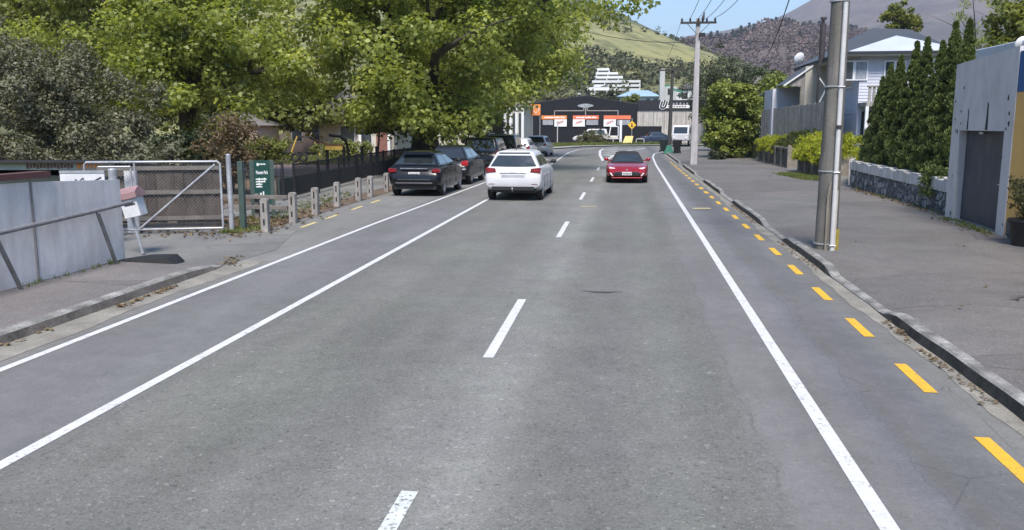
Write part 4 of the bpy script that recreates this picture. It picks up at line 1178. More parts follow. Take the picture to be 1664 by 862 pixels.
# black steel fences
def bar_fence(A, B, top, label, gap=.115, posts=2.4, base=0.0):
    A, B = Vector((*A, 0)), Vector((*B, 0)); L = (B - A).length; an = math.atan2(B.y - A.y, B.x - A.x)
    root = thing('bar_fence', A, label, 'fence', an)
    n = max(1, round(L / posts))
    for i in range(n + 1):
        mb = MB(); x = L * i / n; mb.b2((x - .035, -.035, base - .05), (x + .035, .035, top + .04)); mb.build('post', M['black_metal'], root)
    for z in (.16, top - .03):
        mb = MB(); mb.b2((0, -.018, base + z - .025), (L, .018, base + z + .025)); mb.build('rail', M['black_metal'], root)
    mb = MB(); x = gap
    while x < L: mb.b2((x - .009, -.009, base + .12), (x + .009, .009, top - .03)); x += gap
    mb.build('bars', M['black_metal'], root)
    return root
bar_fence((-12.9, 24.6), (-10.55, 25.7), 1.18, 'black steel bar fence running back from the gate behind the green park sign')
bar_fence((-10.35, 26.1), (-10.9, 34.2), 1.14, 'black steel bar fence along the playground beside the timber bollards')
bar_fence((-10.9, 34.4), (-11.6, 46.5), 1.14, 'black steel bar fence along the playground behind the parked black cars')

# ================================================================ playground and houses beyond
def P3(px, py, Y): v = at(px, py, Y); return (v.x, v.y, v.z)
YP = 40.0
o_ = at(535, 260, YP)
root = thing('play_shelter', (o_.x, YP, 0), 'playground shelter with a sloping brown roof edge and a yellow panel on dark posts', 'play frame')
def loc3(px, py, dy=0): v = at(px, py, YP + dy); return (v.x - o_.x, dy, v.z)
for px in (531, 558, 588, 612): 
    mb = MB(); t_ = loc3(px, 238, .1 * (px % 3)); mb.b2((t_[0] - .06, t_[1] - .06, 0), (t_[0] + .06, t_[1] + .06, t_[2])); mb.build('post', M['black_metal'], root)
mb = MB(); mb.grid([[loc3(503, 222), loc3(503, 222, 2.5)], [loc3(532, 233), loc3(532, 233, 2.5)], [loc3(560, 236), loc3(560, 236, 2.5)]]); a_ = mb.build('canopy', M['play_brown'], root); a_.modifiers.new('s', 'SOLIDIFY').thickness = .12
mb = MB(); t0, t1 = loc3(528, 238, -.1), loc3(557, 244, -.1); mb.b2((t0[0], -.14, t1[2]), (t1[0], -.08, t0[2])); mb.build('panel', M['play_yellow'], root)
mb = MB(); mb.tube([loc3(535, 220, .5), loc3(552, 222, .5), loc3(562, 230, .5), loc3(566, 245, .5), (loc3(567, 270, .5)[0], .5, 0)], .07, 8); mb.build('curved_pole', M['black_metal'], root, smooth=50)
YS = 60.0; o2_ = at(486, 260, YS)
root = thing('swing_frame', (o2_.x, YS, 0), 'yellow playground swing frame seen over the black fence', 'swing')
def l2(px, py, dy=0): v = at(px, py, YS + dy); return Vector((v.x - o2_.x, dy, v.z))
for a, b in (((483, 222), (472, 252)), ((511, 232), (522, 256))):
    mb = MB(); pa, pb = l2(*a), l2(*b); d = (pb - pa); mb.tube([pa, pb, pb + d * ((pb.z - .02) / max(-d.z, .01))], .055, 8); mb.build('leg', M['play_yellow'], root, smooth=50)
mb = MB(); mb.tube([l2(483, 222), l2(511, 224)], .045, 8); mb.build('top_bar', M['black_metal'], root, smooth=50)
for i, px in enumerate((480, 493)):
    v = at(px, 256, 31.5 + i * 1.2)
    mb = MB(); mb.torus((0, 0, 0), .135, .05, 'y'); o = mb.build('tyre_swing', M['tyre'], None, smooth=60, loc=v)
    tag(o, 'black tyre ring above the playground fence, ' + ('the one nearer the park sign' if i == 0 else 'the one nearer the play shelter'), 'tyre', 'playground tyres')
# villa behind the park
v0, v1 = at(520, 250, 66), at(640, 250, 66)
root = thing('park_villa', (v0.x, 66, 0), 'cream villa with a grey window and white porch posts behind the park', 'house')
wv = v1.x - v0.x
mb = MB(); mb.b2((0, .02, 0), (wv, 9, 3.0)); mb.build('wall', M['villa'], root)
mb = MB(); mb.prism([(-1.2, 2.7), (wv + .5, 2.7), (wv * .55, 5.2), (wv * .4, 5.2)], -.7, 9.5); mb.build('roof', M['villa_roof'], root)
for a, b, z0, z1 in ((553, 578, 1.0, 2.3), (583, 606, .6, 2.2)):
    xa, xb = at(a, 240, 66).x - v0.x, at(b, 240, 66).x - v0.x
    mb = MB(); mb.b2((xa, -.06, z0), (xb, 0.0, z1)); f_ = mb.build('window', M['white_frame'], root)
    mb = MB(); mb.b2((xa + .08, -.075, z0 + .08), (xb - .08, -.05, z1 - .08)); mb.build('pane', M['house_glass'], f_)
for px in (592, 638):
    xa = at(px, 240, 66).x - v0.x; mb = MB(); mb.b2((xa - .1, -1.1, 0), (xa + .1, -.9, 2.75)); mb.build('porch_post', M['white_frame'], root)
xa = at(626, 240, 66).x - v0.x; mb = MB(); mb.b2((xa - .45, -.9, 0), (xa + .45, -.3, 2.72)); mb.build('brick_pier', M['brick'], root)
v0, v1 = at(455, 250, 72), at(536, 250, 72)
root = thing('pink_house', (v0.x, 72, 0), 'pink walled low house beyond the swing frame', 'house')
wv = v1.x - v0.x
mb = MB(); mb.b2((0, 0, 0), (wv, 8, 2.5)); mb.build('wall', M['villa_pink'], root)
mb = MB(); mb.prism([(-.5, 2.5), (wv + .4, 2.5), (wv * .5, 4.0)], -.5, 8.4); mb.build('roof', M['villa_roof'], root)
for k in (.25, .65):
    mb = MB(); mb.b2((wv * k, -.05, .9), (wv * k + 1.0, .0, 2.0)); f_ = mb.build('window', M['white_frame'], root); mb = MB(); mb.b2((wv * k + .07, -.065, .97), (wv * k + .93, -.04, 1.93)); mb.build('pane', M['house_glass'], f_)
v0, v1 = at(318, 255, 60), at(420, 255, 60)
root = thing('brick_shed', (v0.x, 60, 0), 'red and cream park shed behind the red leaved bush', 'shed')
wv = v1.x - v0.x
mb = MB(); mb.b2((0, 0, 0), (wv, 4, 1.1)); mb.build('lower_wall', M['brick'], root)
mb = MB(); mb.b2((0, .03, 1.1), (wv, 4, 2.3)); mb.build('wall', M['villa_pink'], root)
mb = MB(); mb.prism([(-.3, 2.3), (wv + .3, 2.3), (wv / 2, 3.3)], -.3, 4.3); mb.build('roof', M['villa_roof'], root)
# cream building past the trees
v0, v1 = at(808, 236, 96), at(850, 236, 96)
root = thing('cream_building', (v0.x, 96, 0), 'cream building with upright columns at the left of the bend', 'building')
wv = v1.x - v0.x
mb = MB(); mb.b2((-10, .25, 0), (wv, 10, 4.3)); mb.build('wall', M['cream'], root)
mb = MB(); mb.b2((-10.3, -.1, 4.3), (wv + .3, 10.2, 4.55)); mb.build('roof', M['villa_roof'], root)
for i in range(5):
    mb = MB(); xa = wv * (i / 4.3); mb.b2((xa, 0, 0), (xa + .28, .25, 4.3)); mb.build('column', M['white_frame'], root)
    if i < 4: mb = MB(); mb.b2((xa + .36, .235, .5), (xa + .62, .3, 3.6)); mb.build('window', M['house_glass'], root)

root = thing('low_wall', (-11.1, 26.6, 0), 'low charcoal timber wall just inside the black playground fence', 'wall', math.atan2(19.5, -1.2))  # dark boards added to make the strip behind the fence dark
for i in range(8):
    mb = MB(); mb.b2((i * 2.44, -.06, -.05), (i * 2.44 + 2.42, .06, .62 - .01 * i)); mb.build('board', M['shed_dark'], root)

# ================================================================ far shops
YB = 113.0
def X(px, Y=YB, py=200): return at(px, py, Y).x
def Z(px, py, Y=YB): return at(px, py, Y).z
x0, x1 = X(846), X(1034.5)
root = thing('black_shop', (x0, YB, 0), 'black shop with a low gabled front, painted pipes and three orange topped signs', 'shop')
gx = X(951) - x0; W_ = x1 - x0
ze, zr, zl = Z(1034, 170), Z(951, 156.5), Z(846, 171)
mb = MB(); mb.prism([(0, 0), (W_, 0), (W_, ze), (gx + .8, zr - .05), (gx, zr), (gx - .8, zr - .05), (0, zl)], 0, 22); mb.build('wall', M['navy'], root)
mb = MB(); 
pts = [(0, zl), (gx, zr), (W_, ze)]
for (a, b), (c, d) in zip(pts, pts[1:]): mb.add([(a, .15, b + .02), (c, .15, d + .02), (c, 22, d + .02), (a, 22, b + .02), (a, .15, b + .1), (c, .15, d + .1), (c, 22, d + .1), (a, 22, b + .1)], [(3, 2, 1, 0), (4, 5, 6, 7), (0, 1, 5, 4), (1, 2, 6, 5), (2, 3, 7, 6), (3, 0, 4, 7)])
mb.build('roof', M['roof_dark'], root)
lx = lambda px: X(px) - x0
lz = lambda py: Z(960, py)
mb = MB(); mb.prism([(lx(951) + 1.02 * math.cos(a) * (1 if abs(math.sin(a)) < .5 else .8), lz(172.2) + .26 * math.sin(a)) for a in [i * math.pi / 12 for i in range(24)]], -.10, -.03); mb.build('shop_emblem', M['signgrey'], root)
bx_ = bpy.data.materials['white_joinery']
mb = MB()
def bar(a, b, w=.10): mb.beam((lx(a[0]), -.05, lz(a[1])), (lx(b[0]), -.05, lz(b[1])), w, .06, upv=(0, 1, 0))
bar((948.5, 175), (948.5, 180.3)); bar((948.9, 180.3), (901, 180.3)); bar((901, 179.9), (901, 188))
bar((951.3, 175), (951.3, 188)); bar((954, 175), (954, 180.3)); bar((953.6, 180.3), (1004, 180.3)); bar((1004, 179.9), (1004, 188))
mb.build('painted_pipe', pm('pale_pipe', (.36, .33, .31), .6), root)
for (a, b, wa, wb, ga, gb, mo) in ((880, 921, 901, 921, 882, 899, 'orange'), (931, 973, 931, 950.5, 953, 972, 'orange_red'), (981, 1025, 981, 1001, 1003, 1024, 'orange_red')):
    mb = MB(); mb.b2((lx(a), -.16, lz(194.2)), (lx(b), -.02, lz(188))); sg = mb.build('shop_sign', M[mo], root)
    mb = MB(); mb.b2((lx(wa), -.15, lz(206)), (lx(wb), -.02, lz(194.3))); wp = mb.build('poster', M['sign_white'], sg)
    mb = MB(); mb.b2((lx(ga), -.12, lz(203.5)), (lx(gb), -.02, lz(195.3))); mb.build('notice', M['signgrey'], sg)
    mb = MB()
    n = int((b - a) / 4.4)
    if a < 975:
        for i in range(n): mb.b2((lx(a + 5 + i * 3.7), -.175, lz(192.4)), (lx(a + 7.6 + i * 3.7 + (i % 3) * .4), -.155, lz(190.2 - (i % 2) * .4)))
        mb.build('sign_lettering', M['sign_white'], sg)
    mb = MB(); c = (wa + wb) / 2
    mb.prism([(lx(c) - .5, lz(203)), (lx(c) - .1, lz(201.5)), (lx(c) + .55, lz(197.5)), (lx(c) + .3, lz(196)), (lx(c) - .35, lz(198.5))], -.165, -.145); mb.build('poster_picture', pm('poster_tint', (.62, .36, .34), .7, .3, 3), sg)
# orange square sign among the trees
root = thing('square_sign', (X(872, 104), 104, .1), 'orange square sign with a white outline at the left end of the black shop', 'sign')
mb = MB(); mb.b2((-.75, -.08, 3.35), (.45, .08, 4.65)); sb = mb.build('sign_panel', M['orange'], root)
mb = MB(); mb.torus((-.1, -.09, 4.0), .42, .05, 'y', 4, 6); mb.build('outline', M['sign_white'], sb)
for s in (-.5, .4):
    mb = MB(); mb.tube([(s, .0, 0), (s, .0, 3.3)], .05, 8); mb.build('leg', M['galv'], root)
# concrete panel building
x2, x3 = X(1035.5), X(1230)
root = thing('panel_building', (x2, YB + .4, 0), 'stained concrete panel building with a charcoal parapet and a white edged U logo', 'building')
zt, zm = Z(1080, 163), Z(1080, 178.5)
mb = MB(); mb.b2((0, 0, 0), (x3 - x2, 20, zm)); mb.build('wall', M['concrete'], root)
mb = MB(); mb.b2((-.02, -.2, zm), (x3 - x2, 20, zt)); pp = mb.build('parapet', M['navy2'], root)
for i in range(int((x3 - x2) / 1.35)):
    mb = MB(); mb.b2((.7 + i * 1.35, -.04, 0), (.76 + i * 1.35, 0.01, zm)); mb.build('panel_joint', M['panel_post'], root)
LX = lambda px: X(px) - x2
text_mesh('U', 1.25, (LX(1076), -.24, Z(1080, 176.3)), (R(90), 0, 0), M['sign_white'], 'logo_outline', pp, .01, shear=.3, bold=.13)
text_mesh('U', 1.25, (LX(1076), -.27, Z(1080, 176.3)), (R(90), 0, 0), M['stain'], 'logo_letter', pp, .01, shear=.3, bold=.045)
mb = MB(); mb.b2((LX(1082), -.26, Z(1080, 176)), (LX(1120), -.21, Z(1080, 171.2))); mb.build('sign_strip', M['sign_white'], pp)
mb = MB()
for i in range(7): mb.b2((LX(1085 + i * 4.4), -.275, Z(1080, 174.6)), (LX(1088 + i * 4.4), -.255, Z(1080, 172.6)))
mb.build('sign_lettering', M['brick'], pp)
mb = MB()
for i, (a, h) in enumerate(((1092, 3), (1097, 4), (1103, 4.2), (1109, 3.6), (1114, 4))): mb.prism([(LX(a), Z(1080, 170.8)), (LX(a + 3.4), Z(1080, 170.8)), (LX(a + 3.0), Z(1080, 170.8 - h)), (LX(a + 1.2), Z(1080, 170.8 - h))], -.26, -.22)
mb.build('sign_letter_tops', M['signgrey'], pp)
xa, xb = X(1003, 110), X(1075, 110)
mb = MB(); mb.b2((0, 0, 0), (xb - xa, .15, at(1040, 206, 110).z)); 
for i in range(9): mb.b2(((xb - xa) * i / 8 - .04, -.05, 0), ((xb - xa) * i / 8 + .04, 0, at(1040, 206, 110).z + .05))
tag(mb.build('hoarding', M['navy'], None, loc=(xa, 110, .04)), 'black boarded hoarding in front of the concrete panel building', 'hoarding')
# white open frame beside the shop
root = thing('utility_trailer', (X(998, 109), 109, .04), 'flat trailer with a white open frame beside the tall white post', 'trailer')
a, b = X(990, 109) - X(998, 109), X(1005, 109) - X(998, 109)
for (p, q) in (((a, 0, .9), (a + .2, 0, 2.1)), ((a + .2, 0, 2.1), (b, 0, 2.1)), ((b, 0, 2.1), (b, 0, .9)), ((a, 0, .9), (b, 0, .9))):
    mb = MB(); mb.beam(p, q, .12, .12); mb.build('frame_bar', M['white_frame'], root)
mb = MB(); mb.b2((a - 1.1, -.5, .55), (b, .5, .9)); mb.build('deck', M['villa'], root)
mb = MB(); lathe_x(mb, (0, 0, 0), [(-.08, .1), (-.08, .26), (0, .3), (.08, .26), (.08, .1)]); wh = mb.build('wheel', M['tyre'], root, loc=((a + b) / 2, -.5, .3)); wh.rotation_euler = (0, 0, R(90))
mb = MB(); mb.b2((-.14, -.1, 0), (.14, .1, at(1009, 196, 108).z)); tag(mb.build('white_post', M['white_frame'], None, loc=(X(1009, 108), 108, .04)), 'tall thick white post in front of the third shop sign', 'post')
mb = MB(); mb.tube([(0, 0, 0), (0, 0, 2.6)], .06, 8); mb.sphere((0, 0, 2.6), .11); tag(mb.build('slim_post', M['conduit'], None, smooth=50, loc=(X(906, 104), 104, .1)), 'slim pale post standing in the verge before the left shop sign', 'post')
# diamond warning sign, leaning board, low barrier
YD = 103.0
root = thing('warning_sign', (X(1027, YD), YD, .1), 'yellow diamond warning sign on a thin pole at the bend', 'sign')
mb = MB(); mb.tube([(0, 0, 0), (0, 0, 3.0)], .04, 8); mb.build('pole', M['galv'], root)
zc = Z(1027, 203.5, YD) - .1
mb = MB(); s = .50; mb.prism([(-s, zc), (0, zc - s), (s, zc), (0, zc + s)], -.07, -.045); dm = mb.build('sign_plate', M['yellow_sign'], root, bevel=.01)
mb = MB(); mb.box((-.02, -.078, zc + .14), (.12, .01, .12)); mb.prism([(-.10, zc - .22), (.1, zc - .22), (.07, zc + .06), (-.07, zc + .06)], -.083, -.073); mb.build('symbol', M['stain'], dm)
root = thing('leaning_board', (X(1021, 102), 102.0, .1), 'faded yellow board leaning at the foot of the warning sign', 'board')
mb = MB(); mb.add([(-.62, 0, .15), (.45, 0, .15), (.62, .25, .95), (-.30, .25, .95), (-.62, .08, .12), (.45, .08, .12), (.62, .33, .93), (-.30, .33, .93)], [(0, 1, 2, 3), (7, 6, 5, 4), (0, 4, 5, 1), (1, 5, 6, 2), (2, 6, 7, 3), (3, 7, 4, 0)]); mb.build('panel', M['yellow_box'], root)
mb = MB(); mb.b2((-.5, .1, 0), (.4, .3, .15)); mb.build('foot', M['brick'], root)
root = thing('hoop_barrier', (X(1022, 103.6), 103.6, .1), 'low pale hoop barrier behind the leaning yellow board', 'barrier')
for s in (-1, 1):
    mb = MB(); mb.tube([(s * .9, 0, 0), (s * .9, 0, .5), (s * 1.0, 0, .6), (s * 1.7, 0, .6), (s * 1.8, 0, .5), (s * 1.8, 0, 0)], .05, 8); mb.build('hoop', M['conduit'], root, smooth=50)

# ================================================================ poles and wires
YN = 16.1; xn = 3.63
root = thing('power_pole', (xn, YN, .1), 'thick weathered timber power pole with a white conduit on the right footpath', 'power pole')
mb = MB(); mb.tube([(0, 0, -.2), (0, 0, .3), (.01, 0, 4), (.02, 0, 9.8)], [.205, .195, .158, .12], 18); mb.build('pole', M['pole_wood'], root, smooth=60)
mb = MB(); mb.tube([(.055, -.235, 0), (.055, -.20, 3.6), (.06, -.175, 7.5)], .042, 10); mb.build('conduit', M['conduit'], root, smooth=60)
mb = MB(); mb.tube([(-.055, -.225, 0), (-.055, -.215, 1.0), (-.02, -.215, 1.25)], .022, 8); mb.build('small_pipe', M['panel_post'], root, smooth=60)
mb = MB(); mb.tube([(.10, -.20, 0), (.10, -.2, 1.1)], .02, 8); mb.build('small_pipe', M['conduit'], root, smooth=60)
mb = MB(); mb.b2((.13, -.15, .0), (.19, -.09, .40)); mb.build('yellow_guard', pm('mossy_yellow', (.30, .24, .05), .9, .3, 9), root)
for z in (.12, 1.42, 2.9, 4.35):
    mb = MB(); mb.tube([(-.005, 0, z), (-.005, 0, z + .025)], .212 - .0105 * z, 18, cap=True); mb.tube([(0, -.285 + .010 * z, z), (.11, -.285 + .010 * z, z), ], .012, 5); mb.build('strap', M['galv'], root)
mb = MB(); mb.b2((.01, -.265, 2.18), (.09, -.235, 2.24)); mb.build('clip', M['stain'], root)
for zc, n in ((9.4, 5), (8.5, 4)):
    mb = MB(); mb.b2((-1.2, -.22, zc - .06), (1.2, -.12, zc + .06)); ca = mb.build('crossarm', M['pole_dark'], root)
    for i in range(n):
        x = -1.1 + 2.2 * i / (n - 1)
        mb = MB(); mb.tube([(x, -.17, zc + .06), (x, -.17, zc + .12), (x, -.17, zc + .2)], [.03, .05, .03], 8); mb.build('insulator', M['insul'], ca)

Y2 = 50.4; xx2 = 3.84
root = thing('power_pole', (xx2, Y2, .1), 'pale concrete power pole with a five insulator crossarm by the big green bush', 'power pole')
H2 = at(1127, 30, Y2).z
mb = MB()
for r_, (z, w, d) in enumerate(((-.2, .33, .2), (H2, .15, .12))): pass
mb.add([(s1 * w, s2 * d, z) for z, w, d in ((-.2, .20, .16), (H2 - .1, .115, .10)) for s1, s2 in ((-1, -1), (1, -1), (1, 1), (-1, 1))], [(3, 2, 1, 0), (4, 5, 6, 7), (0, 1, 5, 4), (1, 2, 6, 5), (2, 3, 7, 6), (3, 0, 4, 7)])
mb.build('pole', M['pole_conc'], root, bevel=.03)
mb = MB(); mb.add([(s1 * w, -d - .012, z) for z, w, d in ((.2, .10, .196), (H2 - 1.2, .04, .12)) for s1 in (-1, 1)], [(0, 1, 3, 2)])
za = at(1127, 37.5, Y2).z - .1
mb = MB(); mb.b2((-.98, -.22, za - .07), (.98, -.12, za + .05)); ca = mb.build('crossarm', M['pole_dark'], root)
ins2 = []
for i in range(5):
    x = -.9 + 1.8 * i / 4
    mb = MB(); mb.tube([(x, -.17, za + .05), (x, -.17, za + .13), (x, -.17, za + .24)], [.035, .07, .035], 8); mb.build('insulator', M['insul'], ca)
    ins2.append((xx2 + x, Y2 - .17, za + .34))
for s in (-1, 1):
    mb = MB(); mb.beam((s * .6, -.17, za - .07), (s * .08, -.17, za - .6), .04, .03); mb.build('brace', M['pole_dark'], root)
zb_ = at(1130, 57, Y2).z - .1
mb = MB(); mb.b2((.05, -.3, zb_ - .10), (.38, -.1, zb_ + .08)); mb.build('junction_box', M['stain'], root)
mb = MB(); mb.tube([(.2, -.2, zb_ + .6), (.24, -.22, zb_ + .85), (.3, -.25, zb_ + 1.2)], [.03, .09, .02], 8); mb.build('fuse', M['insul'], root)

Y3 = 71.0; xx3 = at(1087, 240, Y3).x
root = thing('power_pole', (xx3, Y3, .1), 'thin dark timber power pole with a green box at its foot, beside the bins', 'power pole')
H3 = at(1091, 110, Y3).z - .1
mb = MB(); mb.tube([(0, 0, -.1), (.12, 0, H3)], [.17, .11], 12); mb.build('pole', M['pole_dark'], root, smooth=60)
mb = MB(); mb.b2((-.97, -.2, H3 - .28), (1.2, -.1, H3 - .16)); ca = mb.build('crossarm', M['pole_dark'], root)
for i in range(4):
    mb = MB(); x = -.85 + i * .62; mb.tube([(x, -.15, H3 - .16), (x, -.15, H3 + .04)], .04, 6); mb.build('insulator', M['insul'], ca)
mb = MB(); mb.b2((-.36, -.35, -.13), (.36, .3, .18)); mb.prism([(-.3, .18), (.3, .18), (.17, .62), (-.17, .62)], -.2, .2); mb.build('green_box', M['green_box'], root, bevel=.02)
mb = MB(); mb.beam((.9, 0, H3 - 1.9), (.2, 0, H3 - 1.7), .25, .15); mb.build('bracket', M['green_box'], root)

def wirep(name, a, b, sag, label, r=.012, n=22, group=None):
    a, b = Vector(a), Vector(b)
    pts = [a.lerp(b, i / n) - Vector((0, 0, sag * 4 * (i / n) * (1 - i / n))) - a for i in range(n + 1)]
    mb = MB(); mb.tube(pts, r, 5)
    return tag(mb.build(name, M['wire'], None, smooth=80, loc=a), label, 'power line', group)
names = ['leftmost of the four overhead', 'second from left of the four overhead', 'third from left of the four overhead', 'rightmost of the four overhead']
for i, k in enumerate((1, 2, 3, 4)):
    wirep('power_line', ins2[k], (xn - 1.1 + .74 * i, YN - .17, 9.7), .75 + .10 * i, 'black wire rising from the concrete pole, ' + names[i] + ' wires', .014, group='overhead wires between the two near poles')
wirep('service_cable', (xn + .05, YN - .1, 8.3), (at(1240, 100, 62).x, 62, at(1240, 100, 62).z), .9, 'thick dark service cable sloping down from the near pole towards the trees', .022)
wirep('power_line', (xx2 + .2, Y2 - .1, zb_ + .05), (at(1345, 70, 47).x, 47, at(1345, 70, 47).z), .15, 'level cable from the concrete pole to the blue house roof', .016)
wirep('power_line', (xx2 - .1, Y2 - .1, zb_ - .3), (at(1010, 40, 44).x - 3, 44, at(1000, 40, 44).z), .3, 'level cable from the concrete pole into the plane trees', .016)
wirep('power_line', ins2[0], (xx3 - .85, Y3 - .15, H3 + .1), .5, 'faint wire from the concrete pole back to the thin dark pole', .010)

# wheelie bins
def wbin(loc, rz, mat, label):
    root = thing('wheelie_bin', loc, label, 'bin', rz, 'wheelie bins')
    mb = MB(); mb.add([(s1 * w, s2 * d + o, z) for z, w, d, o in ((.06, .22, .24, .02), (.98, .29, .33, 0)) for s1, s2 in ((-1, -1), (1, -1), (1, 1), (-1, 1))], [(3, 2, 1, 0), (4, 5, 6, 7), (0, 1, 5, 4), (1, 2, 6, 5), (2, 3, 7, 6), (3, 0, 4, 7)]); mb.build('bin_body', mat, root, bevel=.02)
    mb = MB(); mb.prism([(-.36, .99), (.40, .99), (.36, 1.07), (-.30, 1.05)], -.31, .31, 'yz'); mb.build('lid', mat, root, bevel=.015)
    mb = MB(); mb.tube([(-.26, .42, 1.0), (.26, .42, 1.0)], .02, 6); mb.build('handle', mat, root)
    for s in (-1, 1):
        mb = MB(); lathe_x(mb, (s * .25, .28, .1), [(-.03, .02), (-.03, .09), (0, .1), (.03, .09), (.03, .02)], 14); mb.build('wheel', M['tyre'], root)
b_ = gr(1081, 253, .1); wbin((at(1079, 250, 72).x, 72, .12), R(20), M['bin_green'], 'dark green wheelie bin on the left side of the thin dark pole')
wbin((at(1100, 250, 69.5).x, 69.5, .12), R(-10), M['bin_black'], 'black wheelie bin on the right side of the thin dark pole')

# ================================================================ right: walls, door, conifer bed
# stone wall with white stepped top
root = thing('stone_wall', (8.05, 27.2, 0), 'rubble stone wall with a white stepped top below the row of conifers', 'wall')
y0_, y1_ = 22.25 - 27.2, 32.6 - 27.2
def sw(y): return .66 + (.10) * (y - y0_) / (y1_ - y0_)
mb = MB(); n = 24
rows = []
for i in range(n + 1):
    y = y0_ + (y1_ - y0_) * i / n
    rows.append([(0 + .02 * math.sin(y * 5), y, 0), (-.01 + .02 * math.sin(y * 7 + 1), y, sw(y) * .5), (.01, y, sw(y)), (.3, y, sw(y)), (.3, y, 0)])
mb.grid(rows); mb.add([rows[0][j] for j in range(5)], [(0, 1, 2, 3, 4)]); mb.add([rows[-1][j] for j in range(5)], [(4, 3, 2, 1, 0)]); mb.build('stone_face', M['stone'], root)
k = 0; y = y0_
while y < y1_ - .1:
    ln = min(1.32, y1_ - y); h = sw(y)
    mb = MB(); mb.b2((-.03, y, h), (.28, y + ln - .02, h + .29)); mb.b2((-.03, y + .25, h + .29), (.28, y + ln - .35, h + .335)); mb.build('white_coping', M['whitewall'], root, bevel=.015)
    y += ln
# white painted wall beside the drive
a_, b_ = gr(1355, 301, .14), gr(1390, 289, .14)
root = thing('white_block_wall', (8.15, 33.2, 0), 'low white block wall with dark scuffs along the driveway by the timber pole', 'wall', math.atan2(5.4, 1.75))
mb = MB(); mb.b2((0, -.15, 0), (5.6, 0, 1.08)); mb.build('wall', M['whitewall'], root, bevel=.01)
mb = MB()
for (x, z, w_, h_) in ((.9, .75, .10, .05), (1.3, .62, .07, .12), (1.9, .8, .14, .05), (.6, .5, .06, .05)): mb.b2((x, -.156, z), (x + w_, -.149, z + h_)); mb.b2((x, -.001, z), (x + w_, .006, z + h_))
mb.build('scuff', M['stain'], root)

# grey plaster wall with a dark door
root = thing('door_wall', (7.77, 20.1, 0), 'tall grey plaster wall holding a dark grey door at the right edge', 'wall')
yn, yf = 18.3 - 20.1, 22.2 - 20.1
dn, df, dz = 18.75 - 20.1, 21.6 - 20.1, 2.22
wx = lambda y: -.23 * (yf - y) / (yf - yn)
def zt_(y): return 3.86 - .10 * (y - yn) / (yf - yn)
def slab(ya, yb, za, zb, zc=None):
    mb = MB(); zc = zb if zc is None else zc
    mb.add([(wx(ya), ya, za), (wx(yb), yb, za), (wx(yb), yb, zc), (wx(ya), ya, zb), (wx(ya) + .42, ya, za), (wx(yb) + .42, yb, za), (wx(yb) + .42, yb, zc), (wx(ya) + .42, ya, zb)], [(0, 3, 2, 1), (4, 5, 6, 7), (0, 1, 5, 4), (1, 2, 6, 5), (2, 3, 7, 6), (3, 0, 4, 7)]); return mb
mb = slab(yn, yf, dz, zt_(yn), zt_(yf)); s1_ = slab(yn, dn, 0, dz); s2_ = slab(df, yf, 0, dz)
for s_ in (s1_, s2_): mb.add(s_.v, s_.f)
mb.build('wall', M['plaster'], root)
mb = MB(); mb.add([(wx(y) + o_, y, z) for y in (dn, df) for z in (.13, dz) for o_ in (.17, .24)], [(0, 4, 6, 2), (1, 3, 7, 5), (0, 1, 5, 4), (2, 6, 7, 3), (0, 2, 3, 1), (4, 5, 7, 6)]); dr = mb.build('door', M['door_grey'], root)
mb = MB(); mb.tube([(-.10, dn + .22, 1.12), (.0, dn + .22, 1.12)], .02, 8); mb.beam((-.09, dn + .22, 1.12), (-.075, dn + .40, 1.12), .02, .02); mb.build('handle', M['chrome'], dr)
mb = MB(); mb.sphere((-.03, (dn + df) / 2 + .1, dz - .05), .07, 1, 1, .6); mb.build('door_lamp', M['chrome'], root)
for (y, z0, z1, w_) in ((dn + 1.05, dz + .02, dz + .62, .07), (df - .55, dz + .02, dz + .50, .045)):
    mb = MB(); mb.add([(wx(y) - .006, y - w_, z0), (wx(y) - .006, y + w_, z0), (wx(y) - .006, y + w_ * .5, (z0 + z1) / 2), (wx(y) - .006, y + w_ * .45, z1), (wx(y) - .006, y - w_ * .5, z1 - .06), (wx(y) - .006, y - w_ * .7, (z0 + z1) / 2)], [(0, 1, 2, 3, 4, 5)]); mb.build('damp_streak', M['stain'], root)
mb = MB()
for _ in range(16):
    y = rnd.choice([rnd.uniform(df - .1, yf - .1), rnd.uniform(yn + .05, dn), rnd.uniform(df - .4, yf)]); z = rnd.choice([rnd.uniform(.2, 2.2), rnd.uniform(2.2, 2.9)]) if (y > df or y < dn) else rnd.uniform(2.3, 3.2); s_ = rnd.uniform(.015, .05)
    mb.add([(wx(y) - .005, y + s_ * math.cos(a) * rnd.uniform(.5, 1.2), z + s_ * 1.4 * math.sin(a) * rnd.uniform(.5, 1.3)) for a in [i * math.pi / 4 for i in range(8)]], [tuple(range(8))])
mb.build('chipped_paint', M['stain'], root)
mb = MB(); mb.b2((-.27, dn - .05, 0), (.10, df + .05, .16)); mb.build('step', M['kerb'], root, bevel=.02)
root = thing('yellow_building', (7.56, 12, 0), 'ochre yellow building wall with a blue top band at the right edge', 'building')
mb = MB(); mb.b2((0, -8, 0), (.4, 6.29, 2.98)); mb.build('wall', M['yellow_wall'], root)
mb = MB(); mb.b2((-.01, -8, 2.98), (.4, 6.29, 3.76)); mb.build('band', M['blue_band'], root)
mb = MB(); mb.b2((-.02, -8, 0), (0, 6.2, .5)); mb.build('plinth', M['stone'], root)
